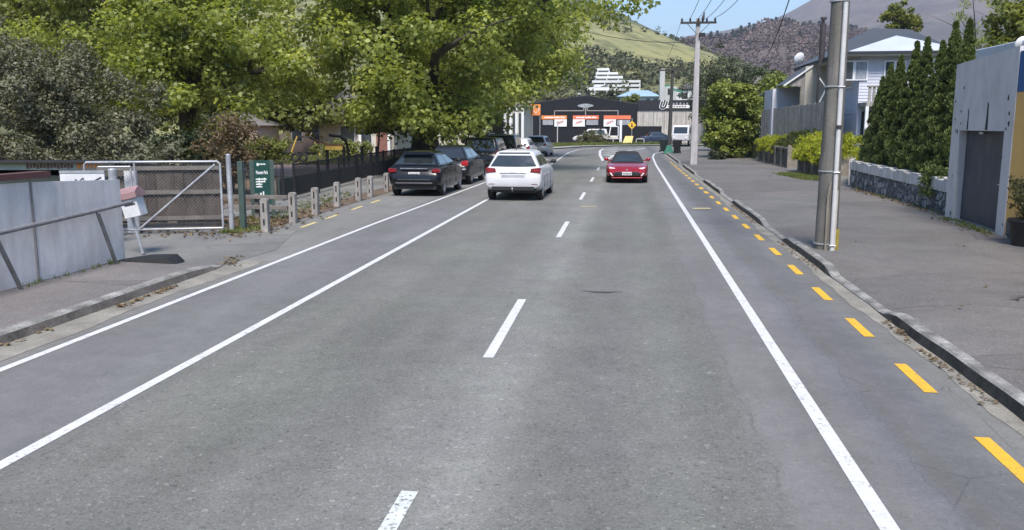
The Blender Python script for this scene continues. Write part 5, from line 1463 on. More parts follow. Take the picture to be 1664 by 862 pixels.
# back building: white roof with a dish
v0 = at(1590, 85, 30)
root = thing('white_roof_building', (11.5, 26, 0), 'building with a low white roof behind the plaster wall', 'building')
zr_ = at(1600, 76, 29).z
mb = MB(); mb.b2((0, 0, .8), (12, 9, zr_ - .35)); mb.build('wall', M['villa'], root)
mb = MB(); mb.b2((-.4, -.4, zr_ - .35), (12.4, 9.4, zr_)); mb.build('roof', M['roof_pale'], root, bevel=.03)
def dish(loc, rz, r, label, zpost):
    root = thing('satellite_dish', loc, label, 'dish', rz)
    mb = MB(); rows = []
    for i in range(6):
        q = r * i / 5
        rows.append([(q * math.cos(2 * math.pi * k / 20), -.25 * r + .28 * q * q / r - .1, q * math.sin(2 * math.pi * k / 20)) for k in range(21)])
    mb.grid(rows); d_ = mb.build('dish', M['white_frame'], root, smooth=80); d_.rotation_euler = (R(20), 0, 0); d_.modifiers.new('s', 'SOLIDIFY').thickness = .015
    mb = MB(); mb.tube([(0, -.1, -r * .2), (0, .1, -.05), (0, .1, -zpost)], .025, 6); mb.build('mast', M['galv'], root)
    mb = MB(); mb.tube([(0, -.1 - .1, -r * .9), (0, -r * 1.3, -.05)], .012, 5); mb.b2((-.04, -r * 1.3 - .05, -.1), (.04, -r * 1.3 + .04, 0)); mb.build('receiver_arm', M['galv'], root)
d_ = at(1655, 70, 27); dish(d_, R(25), .22, 'grey satellite dish on the low white roof at the right edge', d_.z - zr_ + .05)

# retaining walls
def panel_wall(xw, ya, yb, h, label, n, returns=True, cap=True):
    root = thing('retaining_wall', (xw, ya, 0), label, 'wall')
    L = yb - ya
    mb = MB(); mb.b2((.04, .15, 0), (.16, L, h - .1)); mb.build('panel', M['panel_wall'], root)
    for i in range(n + 1):
        mb = MB(); y = .1 + (L - .2) * i / n; mb.b2((-.05, y - .12, 0), (.14, y + .12, h + (.1 if i == 0 else 0))); mb.build('post', M['panel_post'], root, bevel=.01)
    mb = MB(); mb.b2((-.02, .2, h - .12), (.18, L, h - .02)); mb.build('top_rail', M['panel_post'], root)
    mb = MB(); mb.b2((-.01, .2, .1), (.15, L, .2)); mb.build('bottom_rail', M['panel_post'], root)
    mb = MB(); mb.b2((.14, .0, 0), (3.5, .14, h - .05)); mb.build('return_wall', M['panel_post'], root)
panel_wall(8.22, 38.2, 43.0, 1.12, 'dark retaining wall nearest the timber pole, under bright yellow green juniper', 3)
panel_wall(8.28, 46.0, 56.0, 1.2, 'dark retaining wall with pale corner post, further along near the big bush', 5)
root = thing('garden_steps', (8.35, 56.3, 0), 'grey garden steps between the retaining wall and the big bush', 'steps')
for i in range(5):
    mb = MB(); mb.b2((.0 + i * .12, .1, i * .26), (2.2, 1.5, .26 + i * .26 - .004)); mb.build('step', M['concrete'], root, bevel=.01)

# ================================================================ blue house
root = thing('blue_house', (11.4, 45.5, 0), 'pale blue two storey weatherboard house with a dark roof and a white hipped front', 'house')
HX, HY = 11.4, 45.5
def hl(px, py, Y): v = at(px, py, Y); return (v.x - HX, v.y - HY, v.z)
ze = at(1400, 91, HY).z
WF = at(1545, 95, HY).x - HX
mb = MB()
for i in range(26):
    z = 2.9 + i * .15
    if z > ze - .1: break
    mb.add([(0, -.025, z), (WF, -.025, z), (WF, -.002, z + .15), (0, -.002, z + .15)], [(0, 1, 2, 3)])
    mb.add([(-.025, 12, z), (-.025, 0, z), (-.002, 0, z + .15), (-.002, 12, z + .15)], [(0, 1, 2, 3)])
mb.b2((0, 0, .9), (WF, 12, ze)); mb.build('wall', M['board_blue'], root, fixn=False)
# eave, fascia
mb = MB(); mb.b2((-.75, -.7, ze - .02), (WF + .6, 13, ze + .02)); mb.build('eave', M['eave'], root)
mb = MB(); mb.b2((-.8, -.74, ze + .02), (WF + .65, 13.05, ze + .16)); mb.build('fascia', M['dark_trim'], root)
ap = hl(1457, 58, HY + 4.2)
zf = ze + .165
mb = MB(); mb.add([(-.78, -.72, zf), (WF + .62, -.72, zf), ap, (-.78, 9.2, zf), (WF + .62, 9.2, zf), (ap[0], 6.5, ap[2])], [(0, 1, 2), (0, 2, 5, 3), (1, 4, 5, 2), (3, 5, 4)]); mb.build('front_roof', M['roof_pale'], root)
r0, r1 = hl(1418, 46, HY + 9), hl(1478, 48, HY + 9)
mb = MB(); mb.add([(-.78, 3.4, zf + .06), (WF + 2.2, 3.4, zf + .06), r1, r0, (-.78, 14, zf + .06), (WF + 2.2, 14, zf + .06)], [(0, 1, 2, 3), (4, 3, 2, 5), (0, 3, 4), (1, 5, 2)]); mb.build('main_roof', M['roof_dark'], root)
def win(px0, py0, px1, py1, Y, nm='window', n=2, mat='curtain'):
    a = hl(px0, py0, Y); b = hl(px1, py1, Y)
    mb = MB(); mb.b2((a[0], -.09, b[2]), (b[0], -.02, a[2])); f = mb.build(nm, M['white_frame'], root)
    w_ = (b[0] - a[0]) / n
    for i in range(n):
        mb = MB(); mb.b2((a[0] + w_ * i + .07, -.105, b[2] + .07), (a[0] + w_ * (i + 1) - .07, -.07, a[2] - .07)); mb.build('pane', M[mat] if i else M['house_glass'], f)
win(1366, 99, 1409, 131, HY, 'window', 2)
win(1437, 99, 1470, 128, HY, 'window', 2, 'house_glass')
# side window, porch recess
def sbox(y0, y1, z0, z1, d0, d1, nm, mat): mb = MB(); mb.b2((-d1, y0, z0), (-d0, y1, z1)); return mb.build(nm, M[mat], root)
f = sbox(1.0, 2.6, 4.2, 5.6, .02, .08, 'window', 'white_frame'); mb = MB(); mb.b2((-.095, 1.08, 4.28), (-.06, 2.52, 5.52)); mb.build('pane', M['house_glass'], f)
mb = MB(); mb.b2((-.05, 4.0, 3.3), (-.028, 7.2, ze - .05)); mb.build('porch_back', M['cream'], root)
mb = MB(); mb.b2((-1.25, 3.8, 3.1), (-.03, 9.5, 3.25)); mb.build('porch_floor', M['panel_post'], root)
mb = MB(); mb.b2((-1.2, 7.2, 3.25), (-.03, 7.3, ze - .03)); mb.build('porch_screen', M['cream'], root)
mb = MB(); mb.beam((-1.15, 3.9, 3.2), (-1.15, 3.9, ze), .1, .1); mb.build('porch_post', M['dark_trim'], root)
mb = MB(); mb.beam((-1.2, 3.9, 3.2), (-.7, 3.9, 4.3), .09, .06); mb.beam((-.7, 3.9, 4.3), (-1.15, 3.9, 4.9), .09, .06); mb.build('porch_brace', M['white_frame'], root)
mb = MB(); mb.add([(-.8, 7.25, ze), (-.8, 10, ze), (-2.35, 10, 4.6), (-2.35, 7.25, 4.6)], [(0, 1, 2, 3)]); pr = mb.build('porch_roof', M['roof_dark'], root); pr.modifiers.new('s', 'SOLIDIFY').thickness = .08
mb = MB(); mb.beam((-.75, 7.2, ze + .03), (-2.4, 7.2, 4.58), .16, .08); mb.build('bargeboard', M['white_frame'], root)
mb = MB(); mb.prism([(-1.0, 1.2), (-1.0, 4.66), (-2.6, 4.5), (-2.6, 1.2)], 9.6, 12.8); mb.build('porch_wall', M['board_blue'], root)
mb = MB(); mb.prism([(-.85, 3.2), (-.85, ze - .12), (-2.2, 4.62), (-1.38, 4.52), (-1.38, 3.2)], 7.30, 7.349); mb.build('lattice', M['paling'], root)
# deck, garage under the front
dk = hl(1372, 158, HY - 1.2)
mb = MB(); mb.b2((.0, -1.6, 3.22), (WF, -.03, 3.42)); mb.build('deck', M['paling'], root)
for i in range(30):
    x = .06 + i * .2
    if x > WF: break
    mb = MB(); mb.b2((x, -1.58, 3.44), (x + .13, -1.54, 4.12)); mb.build('deck_board', M['paling'], root)
mb = MB(); mb.b2((0, -1.62, 4.12), (WF, -1.5, 4.2)); mb.build('deck_rail', M['panel_post'], root)
mb = MB(); mb.b2((.2, -.06, .9), (3.2, -.03, 3.0)); mb.build('garage_opening', M['dark_trim'], root)
mb = MB()
for i in range(10): mb.b2((.22 + i * .3, -1.3, 1.6), (.32 + i * .3, -1.25, 2.6))
mb.b2((.1, -1.32, 2.05), (3.3, -1.31, 2.12)); mb.build('stair_balusters', M['paling'], root)
mb = MB(); mb.beam((.1, -1.4, 1.5), (3.4, -1.4, 2.0), .1, .2); mb.build('stair_string', M['white_frame'], root)
for x in (-.02, 3.3):
    mb = MB(); mb.b2((x, -1.6, .9), (x + .14, -1.46, 3.22)); mb.build('deck_post', M['white_frame'], root)
v = hl(1338, 40, HY + 5); vb = hl(1338, 85, HY + 5)
mb = MB(); mb.tube([(v[0], v[1], ze), (v[0], v[1], v[2])], .16, 12); mb.tube([(v[0], v[1], v[2]), (v[0], v[1], v[2] + .25)], .07, 8); mb.tube([(v[0], v[1], v[2] + .25), (v[0], v[1], v[2] + .38)], .17, 12); mb.build('flue', pm('dark_flue', (.05, .042, .045), .6), root, smooth=50)
d_ = at(1297, 95, 56); dish(d_, R(30), .38, 'white satellite dish on the corner of the blue house roof', .35)
# paling fence
fa_, fb_ = Vector((10.35, 45.2, 0)), Vector((8.55, 57.5, 0))
an = math.atan2(fb_.y - fa_.y, fb_.x - fa_.x); L = (fb_ - fa_).length
root = thing('paling_fence', fa_, 'tall grey timber paling fence on the terrace in front of the blue house', 'fence', an)
for i in range(98):
    x = i * L / 98
    mb = MB(); h = 3.55 - .30 * (x / L) + rnd.uniform(-.05, .05)
    mb.b2((x, -.012 + rnd.uniform(-.006, .006), 1.15), (x + L / 98 * .86, .012, h)); mb.build('paling', M['paling'], root)
for z in (1.6, 2.9):
    mb = MB(); mb.b2((0, -.07, z), (L, -.02, z + .1)); mb.build('rail', M['paling'], root)

# ================================================================ buildings on the slope
def aptblock(root, o, px0, px1, py0, py1, Y, depth=8, floors=1, sh=True):
    a, b = at(px0, py1, Y), at(px1, py0, Y)
    h = (b.z - a.z) / floors
    for i in range(floors):
        z = a.z + i * h
        mb = MB(); mb.b2((a.x - o[0], Y - o[1], z + h * .42), (b.x - o[0], Y + depth - o[1], z + h)); mb.build('parapet', M['apt_white'], root)
        mb = MB(); mb.b2((a.x - o[0] + .2, Y + 1.2 - o[1], z - .1), (b.x - o[0] - .2, Y + depth - o[1], z + h * .42)); mb.build('balcony', M['apt_shade'], root)
        k_ = a.x - o[0] + .1
        mb = MB()
        while k_ < b.x - o[0]:
            mb.b2((k_, Y + .1 - o[1], z - .05), (k_ + .28, Y + depth - o[1], z + h * .42)); k_ += 3.1
        mb.build('party_walls', M['apt_white'], root)
o = (at(1000, 150, 235).x, 235)
root = thing('terraced_apartments', (*o, 0), 'large white stepped apartment building on the hillside above the black shop', 'apartments')
aptblock(root, o, 934, 1000, 151, 163, 225, 10, 2)
aptblock(root, o, 946, 990, 142, 151, 230, 10, 1)
aptblock(root, o, 962, 1041, 130.5, 151, 236, 12, 3)
aptblock(root, o, 966, 1012, 124, 130.5, 240, 12, 1)
aptblock(root, o, 968, 1004, 117.5, 124, 244, 12, 1)
aptblock(root, o, 970, 990, 111, 117.5, 248, 12, 1)
mb = MB(); a, b = at(940, 163, 225), at(1030, 151, 225); mb.b2((a.x - o[0], 1, -2), (b.x - o[0], 30, at(960, 160, 235).z)); mb.build('base', M['tower'], root)
o = (at(1038, 160, 165).x, 165)
root = thing('blue_roofed_house', (*o, 0), 'white house with a pale blue hipped roof behind the shops', 'house')
a, b = at(1003, 164, 165), at(1072, 157, 165); ap = at(1040, 147, 169)
mb = MB(); mb.b2((a.x - o[0] + .5, 0, 0), (b.x - o[0] - .5, 9, b.z)); mb.build('wall', M['apt_white'], root)
mb = MB(); zb2 = b.z; xA, xB = a.x - o[0] - .2, b.x - o[0] + .2
mb.add([(xA, -.6, zb2), (xB, -.6, zb2), (xB, 9.6, zb2), (xA, 9.6, zb2), (ap.x - o[0] - 1.6, 4.5, ap.z), (ap.x - o[0] + 1.6, 4.5, ap.z)], [(0, 1, 5, 4), (1, 2, 5), (2, 3, 4, 5), (3, 0, 4)]); mb.build('roof', M['blue_roof'], root)
for px in (1050, 1062):
    xw = at(px, 162, 165).x - o[0]; mb = MB(); mb.b2((xw, -.05, b.z - 1.6), (xw + .7, 0.0, b.z - .4)); mb.build('window', M['house_glass'], root)
o = (at(1085, 160, 150).x, 150)
root = thing('concrete_tower', (*o, 0), 'pale concrete tower with a tall fin behind the U logo building', 'tower')
zb3 = 0
a, b = at(1071.5, 160, 150), at(1081, 112, 150); mb = MB(); mb.b2((a.x - o[0], 0, 0), (b.x - o[0], 4, b.z)); mb.build('fin', M['tower'], root, bevel=.05)
a2, b2_ = at(1081, 160, 150), at(1100.5, 141, 150); mb = MB(); mb.b2((b.x - o[0], .3, 0), (b2_.x - o[0], 5, b2_.z)); mb.build('wall', M['tower'], root, bevel=.05)
a3, b3 = at(1082, 141, 150), at(1089, 117, 150); mb = MB(); mb.b2((a3.x - o[0], 1.5, a3.z), (b3.x - o[0], 4, at(1085, 137, 150).z)); mb.build('green_panel', M['green_box'], root)
a4, b4 = at(1085, 154, 150), at(1089, 144, 150); mb = MB(); mb.b2((a4.x - o[0], .24, a4.z), (b4.x - o[0], .29, b4.z)); mb.build('window', M['dark_trim'], root)
for (px, py, Y, w_, c) in ((1030, 119, 300, 8, 'apt_white'), (1118, 140, 200, 5, 'apt_white'), (1232, 135, 95, 4, 'apt_white')):
    v = at(px, py, Y); root = thing('hillside_house', (v.x, Y, v.z - 4), {1030: 'small white house on the hillside right of the apartments', 1118: 'white house half hidden behind the concrete pole', 1232: 'small white roofed house glimpsed beside the blue house'}[px], 'house')
    mb = MB(); mb.b2((-w_ / 2, 0, -6), (w_ / 2, 5, 3.3)); mb.build('wall', M[c], root)
    mb = MB(); mb.prism([(-w_ / 2 - .4, 3.3), (w_ / 2 + .4, 3.3), (0, 4.6)], -.4, 5.4); mb.build('roof', M['villa_roof'], root)
    mb = MB(); mb.b2((-w_ / 4, -.05, 1.2), (0, .0, 2.5)); mb.build('window', M['house_glass'], root)

# ================================================================ vegetation
M['leaf_plane'] = leafmat('plane_leaves', [(0, (.080, .100, .028)), (.35, (.195, .235, .056)), (.65, (.36, .40, .105)), (1, (.64, .64, .26))], .48, .42, .9)
M['leaf_plane_d'] = leafmat('plane_leaves_deep', [(0, (.07, .085, .026)), (.5, (.18, .205, .055)), (1, (.38, .40, .13))], .36, .5, .9)
M['leaf_grey'] = leafmat('grey_green_leaves', [(0, (.068, .072, .044)), (.5, (.145, .146, .092)), (1, (.26, .25, .16))], .2, .55, 1.2)
M['leaf_red'] = leafmat('red_brown_leaves', [(0, (.085, .055, .035)), (.5, (.15, .105, .06)), (1, (.22, .19, .10))], .25, .6, 1.2)
M['leaf_con'] = leafmat('conifer_sprays', [(0, (.045, .072, .022)), (.5, (.115, .155, .045)), (.85, (.19, .235, .065)), (1, (.30, .34, .10))], .15, .6, 1.0)
M['leaf_bush'] = leafmat('glossy_bush_leaves', [(0, (.065, .088, .02)), (.5, (.18, .22, .042)), (1, (.40, .43, .10))], .28, .45, .8)
M['leaf_dark'] = leafmat('dark_tree_leaves', [(0, (.022, .032, .014)), (.5, (.05, .065, .027)), (1, (.09, .105, .05))], .2, .55, .8)
M['leaf_jun'] = leafmat('juniper_sprays', [(0, (.06, .085, .012)), (.35, (.24, .28, .02)), (1, (.62, .62, .07))], .3, .6, 1.1)
M['leaf_jun_d'] = leafmat('dark_juniper_sprays', [(0, (.025, .035, .012)), (.5, (.055, .075, .02)), (1, (.14, .17, .04))], .2, .6, 1.1)
M['leaf_yel'] = leafmat('yellow_green_leaves', [(0, (.08, .10, .02)), (.5, (.17, .19, .035)), (1, (.30, .30, .07))], .3, .55, .8)
M['leaf_olive'] = leafmat('olive_leaves', [(0, (.06, .06, .03)), (.5, (.12, .12, .055)), (1, (.2, .2, .1))], .2, .6, .5)
M['blade'] = leafmat('grass_blades', [(0, (.06, .085, .02)), (.5, (.12, .155, .035)), (1, (.26, .25, .10))], .3, .7, .8)

def tree(name, base, trunk_top, r0, ells, ncl, rmin, rmax, per, size, mat, label, seed, cat='tree', group=None, bark='bark', nl=9, zmin=None, bias=.5, mode='leaf', aspect=.8, flat=.75, **kw):
    root = thing(name, base, label, cat, 0, group)
    b = Vector(base)
    cl = [(c[0] - b.x, c[1] - b.y, c[2] - b.z, c[3]) for c in crown_clumps(ells, ncl, rmin, rmax, seed, bias, zmin)]
    leaves('crown', cl, per, size, M[mat], root, seed, aspect, mode, flat, **kw)
    mb = MB(); rg = random.Random(seed)
    tg = [c[:3] for c in rg.sample(cl, min(nl, len(cl)))]
    limbs(mb, (0, 0, -.15), Vector(trunk_top) - b, r0, tg, seed)
    mb.build('trunk', M[bark], root, smooth=60)
    return root
def bush(name, ells, ncl, rmin, rmax, per, size, mat, label, seed, cat='bush', group=None, stems=6, **kw):
    e = ells[0]; base = Vector((e[0], e[1], max(e[2] - e[5], 0)))
    if 'zb' in kw: base.z = kw.pop('zb')
    kw.setdefault('mode', 'leaf')
    bias = kw.pop('bias', .45)
    root = thing(name, base, label, cat, 0, group)
    cl = [(c[0] - base.x, c[1] - base.y, c[2] - base.z, c[3]) for c in crown_clumps(ells, ncl, rmin, rmax, seed, bias, base.z + .05)]
    leaves('crown', cl, per, size, M[mat], root, seed, **kw)
    if stems:
        mb = MB(); rg = random.Random(seed)
        for c in rg.sample(cl, min(stems, len(cl))):
            mb.tube([(c[0] * .08, c[1] * .08, -.1), (c[0] * .35, c[1] * .35, c[2] * .5), (c[0], c[1], c[2])], [.05, .035, .01], 5)
        mb.build('stems', M['bark2'], root, smooth=60)
    return root

# the great plane trees along the park edge
tA = at(688, 258, 44)
tree('plane_tree', (tA.x, 44, 0), (tA.x + .3, 43.6, 5.0), .80,
     [(-8.6, 41.5, 9.4, 7.2, 6.5, 6.4), (-10.5, 40, 5.6, 6.4, 5, 3.6), (-5.2, 43, 9.6, 4.0, 5, 5.0), (-13, 42, 8.5, 5.5, 6, 5.5), (-9.3, 41, 3.9, 4.6, 4, 2.0), (-9.6, 39, 2.9, 3.2, 2.2, 1.3), *([(tA.x + .2, 41.2, 2.95, 2.9, 1.3, 1.0)] * 4), (at(985, 20, 42).x, 42, at(985, 20, 42).z, 1.7, 1.6, 1.2), (at(1015, 2, 42).x, 42, at(1015, 2, 42).z, .9, .9, .5)], 355, .65, 1.3, 215, .205, 'leaf_plane',
     'great spreading plane tree rising behind the two dark parked hatchbacks', 11, nl=16, zmin=1.75, bias=.42, group='plane trees along the park')
tB = at(812, 240, 64)
tree('plane_tree', (tB.x, 64, 0), (tB.x, 63.5, 5), .5, [(-9.2, 62, 9.5, 6.3, 6, 6.2), (-8.6, 60, 5.2, 4.6, 4, 2.6), (-6.0, 62, 8.2, 3.6, 4, 3.8)], 230, .75, 1.4, 120, .26, 'leaf_plane',
     'plane tree further along whose crown hangs towards the orange square sign', 12, nl=10, zmin=2.6, group='plane trees along the park')
tC = at(300, 270, 37)
tree('plane_tree', (tC.x, 38, 0), (tC.x, 37.5, 4.5), .55, [(tC.x + .5, 36, 7.6, 6.0, 5, 5.2), (tC.x + 3.0, 35, 5.0, 4.4, 4, 3.0), (tC.x - 2.0, 36, 5.2, 4.4, 4, 2.9)], 215, .6, 1.15, 195, .19, 'leaf_plane',
     'plane tree in the park above the chain link gate and red leaved bush', 13, nl=12, zmin=1.9, group='plane trees along the park')
tE = at(60, 250, 42)
tree('park_tree', (tE.x, 42, 0), (tE.x, 41.5, 5), .5, [(tE.x, 41, 9, 6, 5, 6), (tE.x + 5.5, 40, 8.5, 4.5, 4, 5)], 220, .75, 1.4, 130, .22, 'leaf_plane_d', 'tall darker tree behind the grey green bushes at the left edge', 14, zmin=2.5)
for i, (px, Y, zc, rx, lab) in enumerate(((180, 58, 6.5, 8, 'dark background tree seen through the gap above the grey green bushes'), (430, 66, 2.6, 8, 'dark background tree behind the plane crowns above the swing frame'), (700, 84, 5, 8, 'dark background tree behind the thick plane trunk'))):
    v = at(px, 240, Y)
    tree('background_tree', (v.x, Y, 0), (v.x, Y, min(6, zc + 1)), .45, [(v.x, Y, zc + 1, rx, 4, 6.5 if zc > 4 else 3.6), (v.x + 2, Y, max(zc - 4, 3.4), rx * .7, 3, 2.5)], 150, 1.0, 1.9, 60, .42, 'leaf_plane_d', lab, 20 + i, zmin=2.6)
# grey green shrubs at the left
v = at(70, 262, 25)
bush('grey_bush', [(v.x, 25.5, 2.5, 3.4, 2.4, 2.6), (v.x - 1.7, 26, 3.5, 2.6, 2.2, 2.2), (v.x - .2, 26, 3.3, 1.9, 1.8, 1.5), (v.x + 1.2, 25.2, 1.6, 2.6, 1.9, 1.5)], 300, .33, .58, 210, .115, 'leaf_grey', 'large grey green bush filling the left edge above the long shed', 31, aspect=.55, up=.6)
v = at(222, 262, 24)
bush('grey_bush', [(v.x, 24.3, 1.0, 1.25, 1.1, 1.0), (v.x + .9, 24.5, .8, .9, .9, .8)], 80, .22, .4, 90, .12, 'leaf_grey', 'smaller grey green bush just above the left end of the chain link gate', 32, aspect=.55)
v = at(372, 262, 27)
bush('red_bush', [(v.x, 27, 1.45, 1.35, 1.1, 1.15), (v.x + .1, 27, 2.15, .8, .8, .75)], 80, .22, .42, 50, .11, 'leaf_red', 'thin red brown leaved bush behind the galvanised gate post', 33, aspect=.5, bias=.7, stems=14)
v = at(300, 262, 28)
bush('dark_bush', [(v.x, 28.5, 1.1, 1.9, 1.2, 1.1)], 90, .3, .5, 70, .14, 'leaf_dark', 'dark bush behind the timber board fence', 34)
v = at(735, 240, 62)
bush('lime_bush', [(v.x, 70, 2.0, 2.8, 2, 1.9)], 90, .35, .6, 70, .22, 'leaf_yel', 'lime green bush glimpsed between the thick plane trunk and the people carrier', 35)
for i, (px, Y, rx, h, lab) in enumerate(((425, 52, 2.2, 1.5, 'dark hedge bush in front of the red and cream park shed'), (560, 58, 2.0, 1.1, 'low dark bush in front of the cream villa'))):
    v = at(px, 262, Y)
    bush('park_bush', [(v.x, Y, h * .55, rx, 1.0, h * .6)], 70, .28, .45, 70, .15, 'leaf_plane_d', lab, 37 + i)
# thin young trunk in playground
v = at(610, 285, 40)
tree('young_tree', (v.x, 40, 0), (v.x + .4, 40, 3.2), .06, [(v.x + .5, 40, 4.0, 1.2, 1.2, 1.2)], 30, .3, .5, 60, .18, 'leaf_plane', 'thin stemmed young tree inside the playground fence', 36, nl=4)

# conifer row on the stone wall
prev = None
cl_labels = ['furthest and shortest of the row', 'second from the far end, narrow top', 'third from the far end', 'fourth from the far end', 'fifth from the far end', 'third from the plaster wall end', 'second from the plaster wall end', 'beside the plaster wall']
for i, (Y, zt, rr) in enumerate(((32.1, 3.95, .58), (31.0, 4.3, .62), (29.9, 4.5, .62), (28.7, 4.85, .66), (27.6, 4.85, .62), (26.4, 4.65, .66), (25.35, 5.05, .68), (24.4, 5.0, .62))):
    xx = 8.80 + rnd.uniform(-.05, .05); zb = .78
    root = thing('conifer', (xx, Y, zb), 'dark green columnar conifer on the stone wall, ' + cl_labels[i], 'conifer', 0, 'row of columnar conifers')
    rg = random.Random(60 + i); H_ = zt - zb; cl = []
    for k in range(420):
        t = rg.random() ** 1.05
        prof = rr * (min(1, .80 + t * 1.2) if t < .18 else (1 - ((t - .18) / .82) ** 1.08) * .98 + .012)
        a = rg.uniform(0, 2 * math.pi); q = rg.random() ** .22
        lump = 1 + .07 * math.sin(a * 3 + i) * math.sin(t * 17 + i * 2)
        cl.append((prof * q * lump * math.cos(a), prof * q * lump * math.sin(a), t * H_ + .02, .05 + .10 * (1 - t)))
    leaves('crown', cl, 105, .075, M['leaf_con'], root, 60 + i, .42, 'spray', 1.0, up=.75, out=.75)
    mb = MB(); mb.tube([(0, 0, -.1), (0, 0, H_ * .9)], [.08, .02], 8); mb.build('trunk', M['bark2'], root)
# a tuft trailing over the coping
bush('trailing_conifer', [(8.15, 24.2, .95, .35, .5, .45)], 40, .12, .2, 60, .09, 'leaf_con', 'dark conifer spray hanging over the white coping near the plaster wall', 71, mode='spray', up=-.3, aspect=.4, zb=.45, stems=3)

# junipers on the retaining walls
def jun(name, x, ya, yb, z, hh, mat, label, seed, wid=1.2, over=.35):
    rg = random.Random(seed)
    root = thing(name, (x, ya, z), label, 'juniper hedge')
    cl = []
    for _ in range(int((yb - ya) * 60)):
        y = rg.uniform(0, yb - ya); u = rg.random()
        xx = -over + u * (wid + over)
        top = hh * (.55 + .45 * math.sin(min(1, u * 1.6) * 1.57)) * (1 + .18 * math.sin(y * 2.1 + seed) + .08 * math.sin(y * 5))
        drop = -.42 * max(0, 1 - u * 4)
        cl.append((xx + .1 * math.sin(y * 3), y, rg.uniform(drop, top), .13 + .08 * rg.random()))
    leaves('foliage', cl, 80, .12, M[mat], root, seed, .26, 'spray', .8, up=.15, out=.9)
    mb = MB()
    for k in range(5):
        y = (yb - ya) * (k + .5) / 5; mb.tube([(.6, y, -.1), (.5, y + .1, hh * .4), (.1, y + .3, hh * .6)], [.04, .03, .01], 5)
    mb.build('stems', M['bark2'], root)
jun('juniper', 8.25, 38.1, 43.1, 1.05, .78, 'leaf_jun', 'bright yellow green juniper trailing over the retaining wall nearest the timber pole', 81, 1.6, .4)
jun('juniper', 8.35, 50.3, 56.2, 1.12, .55, 'leaf_jun', 'bright yellow green juniper at the far end of the further retaining wall', 82, 1.5, .2)
jun('juniper', 8.55, 46.0, 50.4, 1.12, .78, 'leaf_jun_d', 'dark green juniper at the near end of the further retaining wall', 83, 1.8, .1)
bush('juniper', [(9.6, 34.3, 1.15, 1.0, 1.2, .75)], 110, .14, .26, 60, .16, 'leaf_jun', 'bright juniper behind the low white wall, left of the conifers', 84, mode='spray', up=.25, aspect=.25, zb=.5)

# bushes and trees beyond on the right
v = at(1190, 255, 61)
bush('large_bush', [(v.x + .05, 61, 2.6, 1.8, 1.8, 2.4), (v.x - .1, 60.6, 4.0, 1.4, 1.4, 1.2), (v.x - .4, 60.2, 1.3, 1.4, 1.2, 1.2)], 230, .35, .62, 115, .20, 'leaf_bush', 'large rounded green bush on the footpath beyond the retaining walls', 41, bias=.35, up=.7)
bush('low_shrub', [(at(1165, 268, 57).x, 57, .35, .7, .5, .32)], 24, .12, .2, 50, .12, 'leaf_dark', 'low dark shrub at the foot of the large rounded bush', 42)
v = at(1160, 250, 76)
tree('street_tree', (v.x, 76, 0), (v.x, 76, 3), .2, [(v.x, 76, 4.8, 2.6, 2.2, 3.8), (v.x + .8, 76, 3.0, 2.6, 2, 2.6)], 150, .4, .75, 80, .2, 'leaf_dark', 'dark feathery tree between the concrete pole and the large bush', 43, bark='bark2', aspect=.45)
for i, (px, Y, pyT, rx, mat, lab) in enumerate(((1205, 92, 104, 2.4, 'leaf_dark', 'dark tree behind the large rounded bush'), (1256, 72, 113, 1.1, 'leaf_bush', 'round topped pale green tree left of the blue house'), (1185, 110, 112, 4.0, 'leaf_olive', 'olive tree in the gap right of the concrete pole'),
                                               (1122, 135, 155, 3.5, 'leaf_dark', 'dark tree beside the concrete tower'), (1235, 130, 104, 3.6, 'leaf_dark', 'dark spreading tree far behind the blue house roof dish'))):
    v = at(px, 240, Y); zt = at(px, pyT, Y).z; h = zt * .55
    tree('garden_tree', (v.x, Y, 0), (v.x, Y, zt * .5), .2, [(v.x, Y, zt - h * .6, rx, rx * .8, h * .62), (v.x, Y, zt * .4, rx * .9, rx * .7, zt * .32)], 110, .5, .9, 60, .26, mat, lab, 45 + i, bark='bark2')
v = at(1463, 60, 82); zt = at(1463, 5, 82).z
tree('round_tree', (v.x, 82, 0), (v.x, 82, zt - 2.5), .25, [(v.x - .2, 82, zt - 1.3, 1.7, 1.5, 1.2), (v.x + .6, 82, zt - 1.9, 1.2, 1.2, .8)], 60, .3, .55, 60, .22, 'leaf_yel', 'small round yellow green tree standing above the blue house roof', 55, bark='bark2', nl=6)
v = at(1615, 90, 46)
tree('pine_tree', (v.x, 46, .5), (v.x, 46, 7), .3, [(v.x, 46, 6.6, 2.3, 2, 3.4), (v.x + 1.2, 46, 4.5, 2.2, 2, 2.5), (v.x - 1.0, 46, 4.6, 1.5, 1.2, 1.4)], 110, .3, .6, 60, .22, 'leaf_bush', 'dark pine tree behind the tallest conifers at the top right', 56, bark='bark2', mode='spray', aspect=.2, up=.4)
v = at(1640, 90, 37)
tree('yellow_tree', (v.x + .2, 37, .5), (v.x + .2, 37, 4.5), .2, [(v.x + .4, 37, 5.9, 1.5, 1.2, 1.9), (v.x - .3, 37, 4.6, 1.3, 1, 1.1)], 120, .28, .5, 70, .17, 'leaf_yel', 'yellow green tree at the top right corner above the satellite dish', 57, bark='bark2', nl=6)
